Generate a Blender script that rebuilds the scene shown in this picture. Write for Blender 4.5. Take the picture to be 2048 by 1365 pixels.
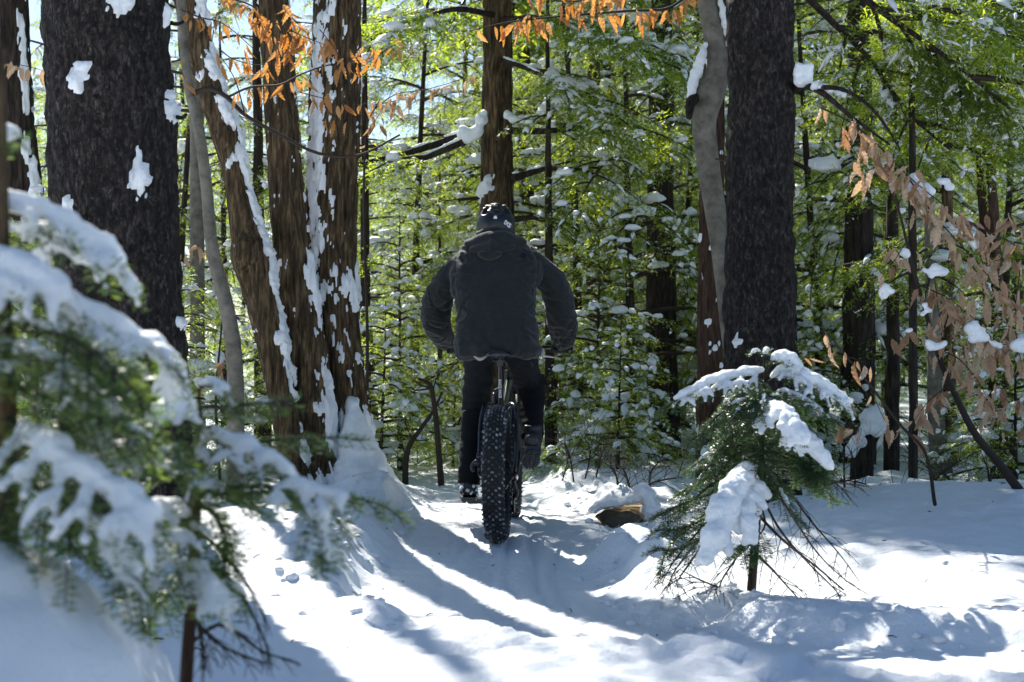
import bpy, bmesh, math, random
import numpy as np
from mathutils import Vector, Matrix

for o in list(bpy.data.objects):
    bpy.data.objects.remove(o)
SC = bpy.context.scene
COL = SC.collection
R = math.radians

# ------------------------------------------------------------------ camera, sky, sun, exposure
H = 0.915                      # camera height above the trail at the rider
F = 2844.4                     # 50 mm on 36 mm, in pixels of the 2048 px photograph
SUN_AZ, SUN_EL = R(-21), R(41)  # azimuth from +Y towards +X
cam = bpy.data.cameras.new('camera')
camo = bpy.data.objects.new('camera', cam); COL.objects.link(camo)
camo.location = (0, 0, H); camo.rotation_euler = (R(90), 0, 0)
cam.lens = 50; cam.sensor_width = 36; cam.shift_y = 57.5 / 2048
cam.clip_start = 0.05; cam.clip_end = 2000
cam.dof.use_dof = True; cam.dof.focus_distance = 7.8; cam.dof.aperture_fstop = 4.5
SC.camera = camo

W = bpy.data.worlds.new('World'); SC.world = W; W.use_nodes = True
wn = W.node_tree.nodes; wl = W.node_tree.links
sky = wn.new('ShaderNodeTexSky'); sky.sky_type = 'NISHITA'; sky.sun_disc = False
sky.sun_elevation = SUN_EL; sky.sun_rotation = SUN_AZ
sky.air_density = 1.0; sky.dust_density = .6; sky.ozone_density = 4.0
bg = wn['Background']; bg.inputs['Strength'].default_value = 0.08
wl.new(sky.outputs['Color'], bg.inputs['Color'])

sun = bpy.data.lights.new('sun', 'SUN'); sun.energy = 5.0; sun.angle = R(0.6); sun.color = (1.0, 0.965, 0.90)
suno = bpy.data.objects.new('sun', sun); COL.objects.link(suno)
sdir = Vector((math.sin(SUN_AZ) * math.cos(SUN_EL), math.cos(SUN_AZ) * math.cos(SUN_EL), math.sin(SUN_EL)))
suno.rotation_euler = sdir.to_track_quat('Z', 'Y').to_euler(); suno.location = sdir * 40

SC.view_settings.view_transform = 'Standard'; SC.view_settings.look = 'None'
SC.view_settings.exposure = 0.98; SC.view_settings.gamma = 1; SC.view_settings.use_curve_mapping = False
SC.render.engine = 'CYCLES'
cy = SC.cycles
cy.use_denoising = True; cy.max_bounces = 7; cy.diffuse_bounces = 4; cy.glossy_bounces = 2
cy.transmission_bounces = 4; cy.caustics_reflective = False; cy.caustics_refractive = False
cy.sample_clamp_indirect = 6.0

# ------------------------------------------------------------------ helpers
def at(px, py, Y):
    """world point seen at photograph pixel (px, py) at distance Y"""
    return np.array([(px - 1024) / F * Y, Y, H - (py - 740) / F * Y])
def ats(pts, Y=None):
    return np.array([at(p[0], p[1], p[2] if len(p) > 2 else Y) for p in pts])

_rg = np.random.RandomState(7)
_perm = _rg.permutation(512).astype(np.int64)
_grad = _rg.normal(size=(512, 3)); _grad /= np.linalg.norm(_grad, axis=1)[:, None]
def perlin(p):
    p = np.asarray(p, float); i = np.floor(p).astype(np.int64); f = p - i
    u = f * f * f * (f * (f * 6 - 15) + 10)
    out = 0
    for dx in (0, 1):
        wx = u[..., 0] if dx else 1 - u[..., 0]
        for dy in (0, 1):
            wy = u[..., 1] if dy else 1 - u[..., 1]
            for dz in (0, 1):
                wz = u[..., 2] if dz else 1 - u[..., 2]
                h = _perm[(_perm[(_perm[(i[..., 0] + dx) & 511] + i[..., 1] + dy) & 511] + i[..., 2] + dz) & 511]
                g = _grad[h]
                d = g[..., 0] * (f[..., 0] - dx) + g[..., 1] * (f[..., 1] - dy) + g[..., 2] * (f[..., 2] - dz)
                out = out + wx * wy * wz * d
    return out * 1.5
def fbm(p, o=3, gain=.5):
    p = np.asarray(p, float); a = 1; s = 0
    for k in range(o):
        s = s + a * perlin(p * 2 ** k + 17.3 * k); a *= gain
    return s
def sst(a, b, x):
    t = np.clip((x - a) / (b - a), 0, 1); return t * t * (3 - 2 * t)
def nrm(v):
    v = np.asarray(v, float); return v / np.maximum(np.linalg.norm(v, axis=-1, keepdims=True), 1e-9)
def resample(pts, n):
    """smooth curve through control points"""
    pts = np.asarray(pts, float)
    d = np.r_[0, np.cumsum(np.linalg.norm(np.diff(pts, axis=0), axis=1))]
    t = np.linspace(0, d[-1], n)
    if len(pts) < 3:
        return np.stack([np.interp(t, d, pts[:, k]) for k in range(pts.shape[1])], 1)
    m = np.zeros_like(pts)
    m[1:-1] = (pts[2:] - pts[:-2]) / (d[2:] - d[:-2])[:, None]
    m[0] = (pts[1] - pts[0]) / (d[1] - d[0]); m[-1] = (pts[-1] - pts[-2]) / (d[-1] - d[-2])
    k = np.clip(np.searchsorted(d, t, side='right') - 1, 0, len(pts) - 2)
    h = (d[k + 1] - d[k])[:, None]; s = ((t - d[k])[:, None]) / h
    return ((2 * s**3 - 3 * s**2 + 1) * pts[k] + (s**3 - 2 * s**2 + s) * h * m[k]
            + (-2 * s**3 + 3 * s**2) * pts[k + 1] + (s**3 - s**2) * h * m[k + 1])

def ico(level):
    bm = bmesh.new(); bmesh.ops.create_icosphere(bm, subdivisions=level, radius=1)
    v = np.array([x.co[:] for x in bm.verts]); f = np.array([[q.index for q in x.verts] for x in bm.faces])
    bm.free(); return v, f
ICO = {k: ico(k) for k in (1, 2, 3)}

class MB:
    """collects vertices, quads and triangles of one mesh"""
    def __init__(s): s.v = []; s.q = []; s.t = []; s.n = 0
    def add(s, V, Q=None, T=None):
        V = np.asarray(V, float).reshape(-1, 3)
        if Q is not None and len(Q): s.q.append(np.asarray(Q, np.int64).reshape(-1, 4) + s.n)
        if T is not None and len(T): s.t.append(np.asarray(T, np.int64).reshape(-1, 3) + s.n)
        s.v.append(V); s.n += len(V); return s
    def grid(s, V, wrap=False):
        nr, ns = V.shape[:2]; i = np.arange(nr * ns).reshape(nr, ns)
        if wrap: j = np.roll(i, -1, 1); q = np.stack([i[:-1], j[:-1], j[1:], i[1:]], -1)
        else: q = np.stack([i[:-1, :-1], i[:-1, 1:], i[1:, 1:], i[1:, :-1]], -1)
        return s.add(V, Q=q)
    def tube(s, pts, rad, seg=6, n=None, cap=True, up=(0, 0, 1), flat=1.0):
        pts = np.asarray(pts, float)
        rad = np.broadcast_to(np.asarray(rad, float), (len(pts),)) if np.ndim(rad) == 0 else np.asarray(rad, float)
        if n:
            q = resample(np.c_[pts, np.interp(np.linspace(0, 1, len(pts)), np.linspace(0, 1, len(rad)), rad)], n)
            pts, rad = q[:, :3], q[:, 3]
        elif len(rad) != len(pts):
            rad = np.interp(np.linspace(0, 1, len(pts)), np.linspace(0, 1, len(rad)), rad)
        t = nrm(np.gradient(pts, axis=0))
        ref = np.array(up, float)
        if abs(np.dot(nrm(pts[-1] - pts[0]), nrm(ref))) > .9: ref = np.array([.2, 1, 0.])
        a = nrm(np.cross(t, ref)); b = np.cross(a, t)
        th = np.arange(seg) * 2 * math.pi / seg
        V = pts[:, None] + rad[:, None, None] * (np.cos(th)[None, :, None] * a[:, None] + flat * np.sin(th)[None, :, None] * b[:, None])
        n0 = s.n; s.grid(V, wrap=True)
        if cap:
            k = len(pts)
            s.add([pts[0], pts[-1]])
            c0, c1 = s.n - 2, s.n - 1
            j = np.arange(seg); j2 = (j + 1) % seg
            s.t.append(np.stack([np.full(seg, c0), n0 + j2, n0 + j], 1))
            s.t.append(np.stack([np.full(seg, c1), n0 + (k - 1) * seg + j, n0 + (k - 1) * seg + j2], 1))
        return s
    def rings(s, C, rx, ry, seg=24):
        """stack of horizontal ellipses, closed at both ends"""
        C = np.asarray(C, float); th = np.arange(seg) * 2 * math.pi / seg
        V = C[:, None] + np.stack([np.outer(rx, np.cos(th)), np.outer(ry, np.sin(th)), np.zeros((len(C), seg))], -1)
        n0 = s.n; s.grid(V, wrap=True); s.add([C[0], C[-1]])
        j = np.arange(seg); j2 = (j + 1) % seg; k = len(C)
        s.t.append(np.stack([np.full(seg, s.n - 2), n0 + j2, n0 + j], 1))
        s.t.append(np.stack([np.full(seg, s.n - 1), n0 + (k - 1) * seg + j, n0 + (k - 1) * seg + j2], 1))
        return s
    def ball(s, c, r, level=2, rot=None):
        v, f = ICO[level]; v = v * np.asarray(r, float)
        if rot is not None: v = v @ np.array(rot).T
        return s.add(v + np.asarray(c, float), T=f)
    def box(s, c, d, M=None):
        v = np.array([[x, y, z] for x in (-.5, .5) for y in (-.5, .5) for z in (-.5, .5)]) * np.asarray(d, float)
        if M is not None: v = v @ np.asarray(M).T
        return s.add(v + np.asarray(c, float), Q=[[0, 1, 3, 2], [4, 6, 7, 5], [0, 4, 5, 1], [2, 3, 7, 6], [0, 2, 6, 4], [1, 5, 7, 3]])
    def arrays(s):
        V = np.concatenate(s.v) if s.v else np.zeros((0, 3))
        q = np.concatenate(s.q) if s.q else np.zeros((0, 4), np.int64)
        t = np.concatenate(s.t) if s.t else np.zeros((0, 3), np.int64)
        return V, q, t

def mesh_from(name, V, q, t, mat=None, smooth=True):
    me = bpy.data.meshes.new(name)
    me.vertices.add(len(V)); me.vertices.foreach_set('co', np.asarray(V, np.float32).ravel())
    loops = np.concatenate([q.ravel(), t.ravel()]).astype(np.int32)
    me.loops.add(len(loops)); me.loops.foreach_set('vertex_index', loops)
    starts = np.concatenate([np.arange(len(q)) * 4, len(q) * 4 + np.arange(len(t)) * 3]).astype(np.int32)
    me.polygons.add(len(starts)); me.polygons.foreach_set('loop_start', starts)
    me.polygons.foreach_set('use_smooth', np.full(len(starts), bool(smooth)))
    if mat: me.materials.append(mat)
    me.update(calc_edges=True); me.validate(); return me

def tag(o, label=None, cat=None, group=None, kind=None):
    if label: o['label'] = label
    if cat: o['category'] = cat
    if group: o['group'] = group
    if kind: o['kind'] = kind
    return o
def thing(name, label, cat, loc=(0, 0, 0), group=None):
    o = bpy.data.objects.new(name, None); COL.objects.link(o)
    o.location = [float(x) for x in loc]; o.empty_display_size = .1
    return tag(o, label, cat, group)
def root_of(p):
    off = np.zeros(3)
    while p is not None:
        off += np.array(p.location); p = p.parent
    return off
def build(name, mb, mat, parent=None, smooth=True, kind=None, label=None):
    """one mesh object; the collected vertices are world coordinates"""
    V, q, t = mb.arrays() if isinstance(mb, MB) else mb
    if parent is not None: V = V - root_of(parent)
    o = bpy.data.objects.new(name, mesh_from(name, V, q, t, mat, smooth)); COL.objects.link(o)
    if parent is not None: o.parent = parent
    if kind: o['kind'] = kind
    if label: o['label'] = label
    return o
def copy_tree(o, parent=None):
    c = o.copy(); COL.objects.link(c); c.parent = parent
    for ch in o.children: copy_tree(ch, c)
    return c

TMP = bpy.data.scenes.new('workbench')
def remesh(mb, voxel, smooth=4, noise=0, nscale=20, factor=.5):
    """union of overlapping closed shapes as one smooth skin"""
    V, q, t = mb.arrays()
    me = mesh_from('tmp', V, q, t)
    o = bpy.data.objects.new('tmp', me); TMP.collection.objects.link(o)
    m = o.modifiers.new('r', 'REMESH'); m.mode = 'VOXEL'; m.voxel_size = voxel
    if smooth:
        s = o.modifiers.new('s', 'SMOOTH'); s.factor = factor; s.iterations = smooth
    TMP.view_layers[0].update(); dg = TMP.view_layers[0].depsgraph
    e = o.evaluated_get(dg); m2 = e.to_mesh()
    n = len(m2.vertices); v = np.zeros(n * 3, np.float32); m2.vertices.foreach_get('co', v); v = v.reshape(-1, 3).astype(float)
    no = np.zeros(n * 3, np.float32); m2.vertices.foreach_get('normal', no); no = no.reshape(-1, 3)
    lt = np.zeros(len(m2.polygons), np.int32); m2.polygons.foreach_get('loop_total', lt)
    lv = np.zeros(len(m2.loops), np.int32); m2.loops.foreach_get('vertex_index', lv)
    st = np.r_[0, np.cumsum(lt)[:-1]]
    qi = st[lt == 4]; ti = st[lt == 3]
    Q = lv[qi[:, None] + np.arange(4)] if len(qi) else np.zeros((0, 4), np.int64)
    T = lv[ti[:, None] + np.arange(3)] if len(ti) else np.zeros((0, 3), np.int64)
    e.to_mesh_clear(); bpy.data.objects.remove(o); bpy.data.meshes.remove(me)
    if noise: v = v + no * (noise * fbm(v * nscale, 3))[:, None]
    return v, Q, T, no

# ------------------------------------------------------------------ materials
def mat(name, col=(.5, .5, .5), rough=.6, spec=.5, metal=0):
    m = bpy.data.materials.new(name); m.use_nodes = True
    b = m.node_tree.nodes['Principled BSDF']
    b.inputs['Base Color'].default_value = (*col, 1); b.inputs['Roughness'].default_value = rough
    b.inputs['Specular IOR Level'].default_value = spec; b.inputs['Metallic'].default_value = metal
    return m
def N(m, t, **kw):
    n = m.node_tree.nodes.new(t)
    for k, v in kw.items():
        if k in n.inputs: n.inputs[k].default_value = v
        else: setattr(n, k, v)
    return n
def L(m, a, b): m.node_tree.links.new(a, b)
def ramp(m, stops):
    r = N(m, 'ShaderNodeValToRGB'); e = r.color_ramp.elements
    while len(e) < len(stops): e.new(.5)
    for x, (p, c) in zip(e, stops): x.position = p; x.color = (*c, 1)
    return r
def coords(m, scale=(1, 1, 1)):
    tc = N(m, 'ShaderNodeTexCoord'); mp = N(m, 'ShaderNodeMapping'); mp.inputs['Scale'].default_value = scale
    L(m, tc.outputs['Object'], mp.inputs['Vector']); return mp.outputs['Vector']
def noise(m, vec, scale, detail=4, rough=.55):
    n = N(m, 'ShaderNodeTexNoise', Scale=scale, Detail=detail, Roughness=rough); L(m, vec, n.inputs['Vector']); return n
def bump(m, height, strength, dist, prev=None):
    b = N(m, 'ShaderNodeBump', Strength=strength, Distance=dist); L(m, height, b.inputs['Height'])
    if prev: L(m, prev.outputs['Normal'], b.inputs['Normal'])
    return b
def bsdf(m): return m.node_tree.nodes['Principled BSDF']

def snow_mat(name, sss=0, bscale=1.0):
    m = mat(name, (.86, .89, .92), .55, .35)
    v = coords(m)
    b1 = bump(m, noise(m, v, 30 * bscale, 7, .66).outputs['Fac'], .6, .026)
    b2 = bump(m, noise(m, v, 210 * bscale, 3, .7).outputs['Fac'], .7, .006, b1)
    L(m, b2.outputs['Normal'], bsdf(m).inputs['Normal'])
    if sss:
        b = bsdf(m); b.inputs['Subsurface Weight'].default_value = sss
        b.inputs['Subsurface Radius'].default_value = (1, 1.1, 1.25); b.inputs['Subsurface Scale'].default_value = .03
    return m
SNOW = snow_mat('snow'); SNOWC = snow_mat('snow_clump', .5)

def bark_mat(name, c0, c1, c2, kind):
    m = mat(name, c1, .85, .25)
    if kind == 'fissured': v = coords(m, (1, 1, .13)); s1 = 42
    elif kind == 'scaly': v = coords(m, (1, 1, .45)); s1 = 48
    else: v = coords(m, (1, 1, 1.0)); s1 = 14
    n1 = noise(m, v, s1, 6, .65); n2 = noise(m, coords(m), 5, 3)
    r = ramp(m, [(.32, c0), (.5, c1), (.70, c2)]); L(m, n1.outputs['Fac'], r.inputs['Fac'])
    mx = N(m, 'ShaderNodeMixRGB', blend_type='MULTIPLY', Fac=.6); L(m, r.outputs['Color'], mx.inputs['Color1'])
    r2 = ramp(m, [(.3, (.55, .5, .45)), (.7, (1.25, 1.2, 1.15))]); L(m, n2.outputs['Fac'], r2.inputs['Fac']); L(m, r2.outputs['Color'], mx.inputs['Color2'])
    L(m, mx.outputs['Color'], bsdf(m).inputs['Base Color'])
    if kind == 'scaly':
        vo = N(m, 'ShaderNodeTexVoronoi', Scale=36, feature='DISTANCE_TO_EDGE')
        wv = N(m, 'ShaderNodeMixRGB', Fac=.13); L(m, v, wv.inputs['Color1']); L(m, n1.outputs['Color'], wv.inputs['Color2']); L(m, wv.outputs['Color'], vo.inputs['Vector'])
        mr = N(m, 'ShaderNodeMapRange'); mr.inputs['From Max'].default_value = .18; mr.inputs['To Min'].default_value = .12; L(m, vo.outputs['Distance'], mr.inputs['Value'])
        dk = N(m, 'ShaderNodeMixRGB', blend_type='MULTIPLY', Fac=.55); L(m, mx.outputs['Color'], dk.inputs['Color1']); L(m, mr.outputs['Result'], dk.inputs['Color2']); L(m, dk.outputs['Color'], bsdf(m).inputs['Base Color'])
        b0 = bump(m, mr.outputs['Result'], .8, .012)
        b1 = bump(m, n1.outputs['Fac'], .7, .012, b0)
    else:
        b1 = bump(m, n1.outputs['Fac'], .25 if kind == 'smooth' else .9, .004 if kind == 'smooth' else .02)
    L(m, b1.outputs['Normal'], bsdf(m).inputs['Normal'])
    return m
BK_SPRUCE = bark_mat('spruce_bark', (.007, .006, .0055), (.034, .028, .026), (.115, .098, .094), 'scaly')
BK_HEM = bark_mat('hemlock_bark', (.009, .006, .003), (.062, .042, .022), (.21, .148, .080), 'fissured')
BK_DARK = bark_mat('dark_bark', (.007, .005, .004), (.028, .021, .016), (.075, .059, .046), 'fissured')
BK_RED = bark_mat('red_bark', (.012, .007, .005), (.050, .028, .018), (.11, .066, .043), 'fissured')
BK_BEECH = bark_mat('beech_bark', (.09, .085, .07), (.155, .148, .125), (.22, .21, .18), 'smooth')
TWIG = mat('twig_bark', (.036, .027, .021), .8, .2)
WOODCUT = bark_mat('log_wood', (.20, .125, .055), (.40, .27, .12), (.55, .41, .22), 'smooth')

def leaf_mat(name, c0, c1, t0, t1, mixf=.5, rough=.45, spec=.4):
    """thin leaf: lit side diffuse, far side glowing when the sun stands behind it"""
    m = mat(name, c0, rough, spec)
    g = N(m, 'ShaderNodeNewGeometry'); oi = N(m, 'ShaderNodeObjectInfo')
    ad = N(m, 'ShaderNodeMath', operation='ADD'); L(m, g.outputs['Random Per Island'], ad.inputs[0]); L(m, oi.outputs['Random'], ad.inputs[1])
    fr = N(m, 'ShaderNodeMath', operation='FRACT'); L(m, ad.outputs[0], fr.inputs[0])
    r = ramp(m, [(0, c0), (1, c1)]); L(m, fr.outputs[0], r.inputs['Fac']); L(m, r.outputs['Color'], bsdf(m).inputs['Base Color'])
    r2 = ramp(m, [(0, t0), (1, t1)]); L(m, fr.outputs[0], r2.inputs['Fac'])
    tr = N(m, 'ShaderNodeBsdfTranslucent'); L(m, r2.outputs['Color'], tr.inputs['Color'])
    ms = N(m, 'ShaderNodeMixShader', Fac=mixf)
    L(m, bsdf(m).outputs[0], ms.inputs[1]); L(m, tr.outputs[0], ms.inputs[2])
    L(m, ms.outputs[0], m.node_tree.nodes['Material Output'].inputs['Surface']); return m
HEM = leaf_mat('hemlock_needles', (.020, .048, .022), (.045, .085, .03), (.20, .35, .02), (.76, .86, .06), .58)
FIR = leaf_mat('fir_needles_shaded', (.014, .045, .026), (.035, .08, .04), (.06, .15, .03), (.20, .31, .05), .30, .35, .5)  # right-hand fir: shade put into a darker, less translucent needle colour
FIRL = leaf_mat('fir_needles_lit', (.016, .05, .026), (.04, .09, .04), (.09, .21, .03), (.42, .55, .06), .36, .35, .5)  # left firs: sunlit copy of the needles, light put into the colour
BLEAF = leaf_mat('dry_beech_leaf', (.27, .17, .105), (.60, .48, .36), (.46, .20, .06), (.66, .40, .18), .34, .6, .2)

# ------------------------------------------------------------------ snow ground
TRAIL = np.array([(4.5, 3.3, .08), (2.6, 3.6, .06), (1.7, 3.85, .04), (1.0, 4.12, .02), (.4, 4.6, -.02), (.02, 5.3, -.05), (-.12, 6.3, -.055),
                  (-.10, 7.0, -.03), (-.08, 7.6, 0), (-.06, 8.15, .035), (-.02, 8.8, .01), (-.2, 10.5, 0), (-.7, 12.5, 0), (-1.8, 15, .05), (-4, 18, .1), (-9, 23, .2)])
TRS = resample(TRAIL, 240)
def trail_dist(x, y):
    best = np.full(x.shape, 1e9); side = np.zeros(x.shape); tz = np.zeros(x.shape); ss = np.zeros(x.shape); acc = 0
    for a, b in zip(TRS[:-1], TRS[1:]):
        d = b[:2] - a[:2]; l2 = d @ d
        t = np.clip(((x - a[0]) * d[0] + (y - a[1]) * d[1]) / l2, 0, 1)
        ex = x - a[0] - t * d[0]; ey = y - a[1] - t * d[1]; dd = np.hypot(ex, ey)
        m = dd < best
        best = np.where(m, dd, best); tz = np.where(m, a[2] + t * (b[2] - a[2]), tz)
        side = np.where(m, np.sign(d[0] * ey - d[1] * ex), side); ss = np.where(m, acc + t * math.sqrt(l2), ss)
        acc += math.sqrt(l2)
    return best, side, tz, ss
def gs(x, y, cx, cy, sx, sy): return np.exp(-((x - cx) / sx) ** 2 - ((y - cy) / sy) ** 2)
def gh(x, y, fine=False):
    x = np.asarray(x, float); y = np.asarray(y, float)
    shp = x.shape; x = x.ravel(); y = y.ravel()
    b = np.interp(y, [-10, 2, 3.2, 4, 5, 6, 8, 10, 14, 20, 60, 300], [.3, .25, .17, .12, .10, .12, .10, .05, .05, .15, 1.4, 7])
    b = b + .14 * gs(x, y, 2.5, 8.2, 1.3, 1.5) + .07 * gs(x, y, -1.5, 6.6, .9, 1.3) - .11 * gs(x, y, 1.0, 5.75, .7, .5)
    b = b + .03 * gs(x, y, -.1, 3.5, .9, .5) - .13 * gs(x, y, .66, 8.0, .42, .8)
    z0 = np.zeros_like(x)
    b = b + .05 * fbm(np.stack([x * .55, y * .55, z0 + 3], 1), 3) + .018 * fbm(np.stack([x * 2.2, y * 2.2, z0 + 9], 1), 2)
    b = b + .1 * fbm(np.stack([x * .12, y * .12, z0], 1), 2) * sst(14, 30, np.hypot(x, y))
    d, side, tz, ss = trail_dist(x, y)
    wob = .10 * perlin(np.stack([x * 1.6, y * 1.6, z0 + 5], 1)) + .05 * perlin(np.stack([x * 5, y * 5, z0 + 2], 1))
    w = sst(.46, .74, d + wob * .8)
    lip = .035 * np.exp(-((d + wob * .8 - .80) / .14) ** 2) * (1 + perlin(np.stack([x * 3, y * 3, z0], 1)))
    z = tz * (1 - w) + b * w + lip
    # broken snow along the trail edges
    edge = np.exp(-((d - .74) / .26) ** 2)
    lump = np.abs(fbm(np.stack([x * 6.5, y * 6.5, z0 + 1], 1), 2))
    calm = 1 - .75 * gs(x, y, 1.5, 4.75, 1.1, .8)
    z = z + edge * .075 * (.28 - lump) * calm
    far = sst(8.4, 9.6, y) * (1 - sst(13, 16, y))
    z = z + far * (.10 * np.maximum(fbm(np.stack([x * 2.3, y * 2.3, z0 + 4], 1), 3) - .05, -.1)) * w
    z = z + .10 * gs(x, y, .75, 10.6, .6, .5) * (1 + .4 * fbm(np.stack([x * 5, y * 5, z0 + 7], 1), 2))
    rid_ = 1 - 2 * np.abs(perlin(np.stack([x * 3.1 + .5 * y, y * 3.6, z0 + 11], 1)))
    z = z + w * calm * .016 * rid_ * (1 - sst(9, 13, y)) + w * calm * .010 * fbm(np.stack([x * 8, y * 8, z0 + 12], 1), 2) * (1 - sst(9, 13, y))
    for hx, hy, hr, hz in ((-.52, 4.7, .10, .05), (-.30, 4.2, .13, .06), (-.75, 5.6, .12, .05), (-1.1, 6.3, .13, .06), (-.9, 7.2, .16, .06), (.62, 6.3, .10, -.05), (.5, 6.9, .14, -.05), (.75, 5.25, .11, .04), (1.3, 4.95, .12, .035), (1.75, 4.75, .14, .04), (.35, 9.6, .2, -.06), (.6, 9.2, .15, -.05)):
        z = z - hz * np.exp(-(((x - hx) ** 2 + (y - hy) ** 2) / hr ** 2) ** 1.6)
    # lumpy plough bank before the double trunk
    z = z + .13 * gs(x, y, -.95, 8.7, .42, .2) * (1 + .5 * perlin(np.stack([x * 7, y * 7, z0 + 6], 1)))
    if fine:
        inn = 1 - sst(.38, .56, d)
        z = z + inn * (.0045 * np.sin((d * side + .03 * np.sin(ss * 2)) * 95) * (perlin(np.stack([ss * .8, d * 4 * side, z0], 1)) + .3))
        for off, dep in ((-.27, .016), (-.19, .022), (-.10, .022), (.03, .012), (.17, .014), (.27, .012)):
            o2 = off + .05 * np.sin(ss * 1.1 + off * 9)
            z = z - dep * np.exp(-((d * side - o2) / .020) ** 2) * (.7 + .25 * np.sin(ss * 150) + .8 * perlin(np.stack([ss * 1.3, z0 + off * 50, z0], 1)))
        o3 = d * side - .02 - .03 * np.sin(ss * .9)
        z = z - np.exp(-(o3 / .055) ** 4) * (.012 + .007 * np.sin(ss * 88) * np.sign(np.sin(o3 * 110))) * sst(7.6, 7.3, y)
        z = z + .006 * fbm(np.stack([x * 11, y * 11, z0], 1), 3) + inn * .004 * fbm(np.stack([x * 30, y * 30, z0], 1), 2)
    return z.reshape(shp)
def g1(x, y): return float(gh(np.array([x]), np.array([y]))[0])

def axis(fine0, fine1, step, lo, hi, grow):
    a = list(np.arange(fine0, fine1, step)); s = step
    while a[-1] < hi: s *= grow; a.append(a[-1] + s)
    s = step
    while a[0] > lo: s *= grow; a.insert(0, a[0] - s)
    return np.array(a)
gx = axis(-2.9, 3.3, .023, -260, 260, 1.13); gy = axis(3.2, 9.6, .023, -60, 420, 1.07)
GX, GY = np.meshgrid(gx, gy)
mb = MB(); mb.grid(np.stack([GX, GY, gh(GX, GY, True)], -1))
build('snow_ground', mb, SNOW, kind='structure')

cr = MB(); rgc = np.random.RandomState(77)
def crumbs(n, lo, hi, ylo, yhi):
    i = rgc.randint(0, len(TRS) - 1, n * 4); t = nrm(TRS[i + 1] - TRS[i]); sd = rgc.choice([-1, 1], n * 4); off = rgc.uniform(lo, hi, n * 4) * sd
    x = TRS[i, 0] - t[:, 1] * off; y = TRS[i, 1] + t[:, 0] * off; k = (y > ylo) & (y < yhi) & (np.abs(x) < y * .4); x, y = x[k][:n], y[k][:n]
    return x, y, gh(x, y, True)
CRX = crumbs(520, .42, .95, 3.6, 12)
# ------------------------------------------------------------------ trunks
def trunk_grid(pts, rad, seg, nr, kind, seed, flare=.0, zf=.22):
    P = resample(np.c_[np.asarray(pts, float), rad], nr); C, r = P[:, :3], P[:, 3]
    r = r * (1 + flare * np.exp(-(C[:, 2] - C[0, 2]) / zf))
    th = np.arange(seg) * 2 * math.pi / seg
    dirs = np.stack([np.cos(th), np.sin(th), 0 * th], 1)
    Q = C[:, None] + r[:, None, None] * dirs[None]
    q = Q + seed * 11.7
    if kind == 'fissured':
        n = fbm(q * np.array([14, 14, 1.7]), 3); rid = .017 * (1 - 2.4 * np.abs(n)) + .010 * fbm(q * np.array([3, 3, 1.]), 2)
    elif kind == 'scaly':
        rid = .013 * fbm(q * np.array([19, 19, 9]), 3) + .012 * fbm(q * np.array([3, 3, 1.2]), 2)
    else:
        rid = .004 * fbm(q * np.array([5, 5, 2.5]), 2)
    rid = rid * np.clip(r / .12, .25, 1.3)[:, None]
    fl = 1 + flare * .35 * np.exp(-(C[:, 2] - C[0, 2]) / (zf * 1.4))[:, None] * np.cos(5 * th + seed)[None]
    RR = r[:, None] * fl + rid
    return dict(C=C, r=r, R=RR, dirs=dirs, th=th, V=C[:, None] + RR[..., None] * dirs[None])
def trunk(parent, g, m, name='trunk'):
    mb = MB(); mb.grid(g['V'], wrap=True); return build(name, mb, m, parent)
def plaster(parent, g, mask, thick, m=None, name='snow_patch', kind='stuff'):
    """snow stuck to the bark where mask(theta, z, grid points) > 0"""
    nr, ns = g['R'].shape
    Z = g['V'][..., 2]; TH = np.broadcast_to(g['th'], (nr, ns))
    k = mask(TH, Z, g['V'])
    off = thick * np.sqrt(np.clip(k * 3, 0, 1)) * (1 + .5 * fbm(g['V'] * 30, 2)) - .006 * (k <= 0)
    V = g['C'][:, None] + (g['R'] + off)[..., None] * g['dirs'][None]
    i = np.arange(nr * ns).reshape(nr, ns); j = np.roll(i, -1, 1)
    q = np.stack([i[:-1], j[:-1], j[1:], i[1:]], -1).reshape(-1, 4)
    keep = (k.ravel()[q] > 0).any(1); q = q[keep]
    if not len(q): return None
    u, inv = np.unique(q, return_inverse=True)
    return build(name, (V.reshape(-1, 3)[u], inv.reshape(-1, 4), np.zeros((0, 3), np.int64)), m or SNOW, parent, kind=kind)
def angdiff(a, b): return (a - b + math.pi) % (2 * math.pi) - math.pi
def spot(th0, z0, w, h, g, slant=0):
    def f(TH, Z, V):
        r = g['r'][:, None]; a = angdiff(TH, th0) * r; b = Z - z0; a = a - slant * b
        return 1 - np.hypot(a / w, b / h) + .55 * fbm(V * 28, 3) - .25
    return f
def px_theta(px, cx, half):
    """angle on a trunk facing the camera for a column of the photograph (camera side is -Y)"""
    return -math.pi / 2 + math.asin(max(-.98, min(.98, (px - cx) / half)))

def stick(parent, pts, rad, m, name='branch', seg=6, n=12):
    mb = MB(); mb.tube(pts, rad, seg=seg, n=n); return build(name, mb, m, parent)

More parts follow.
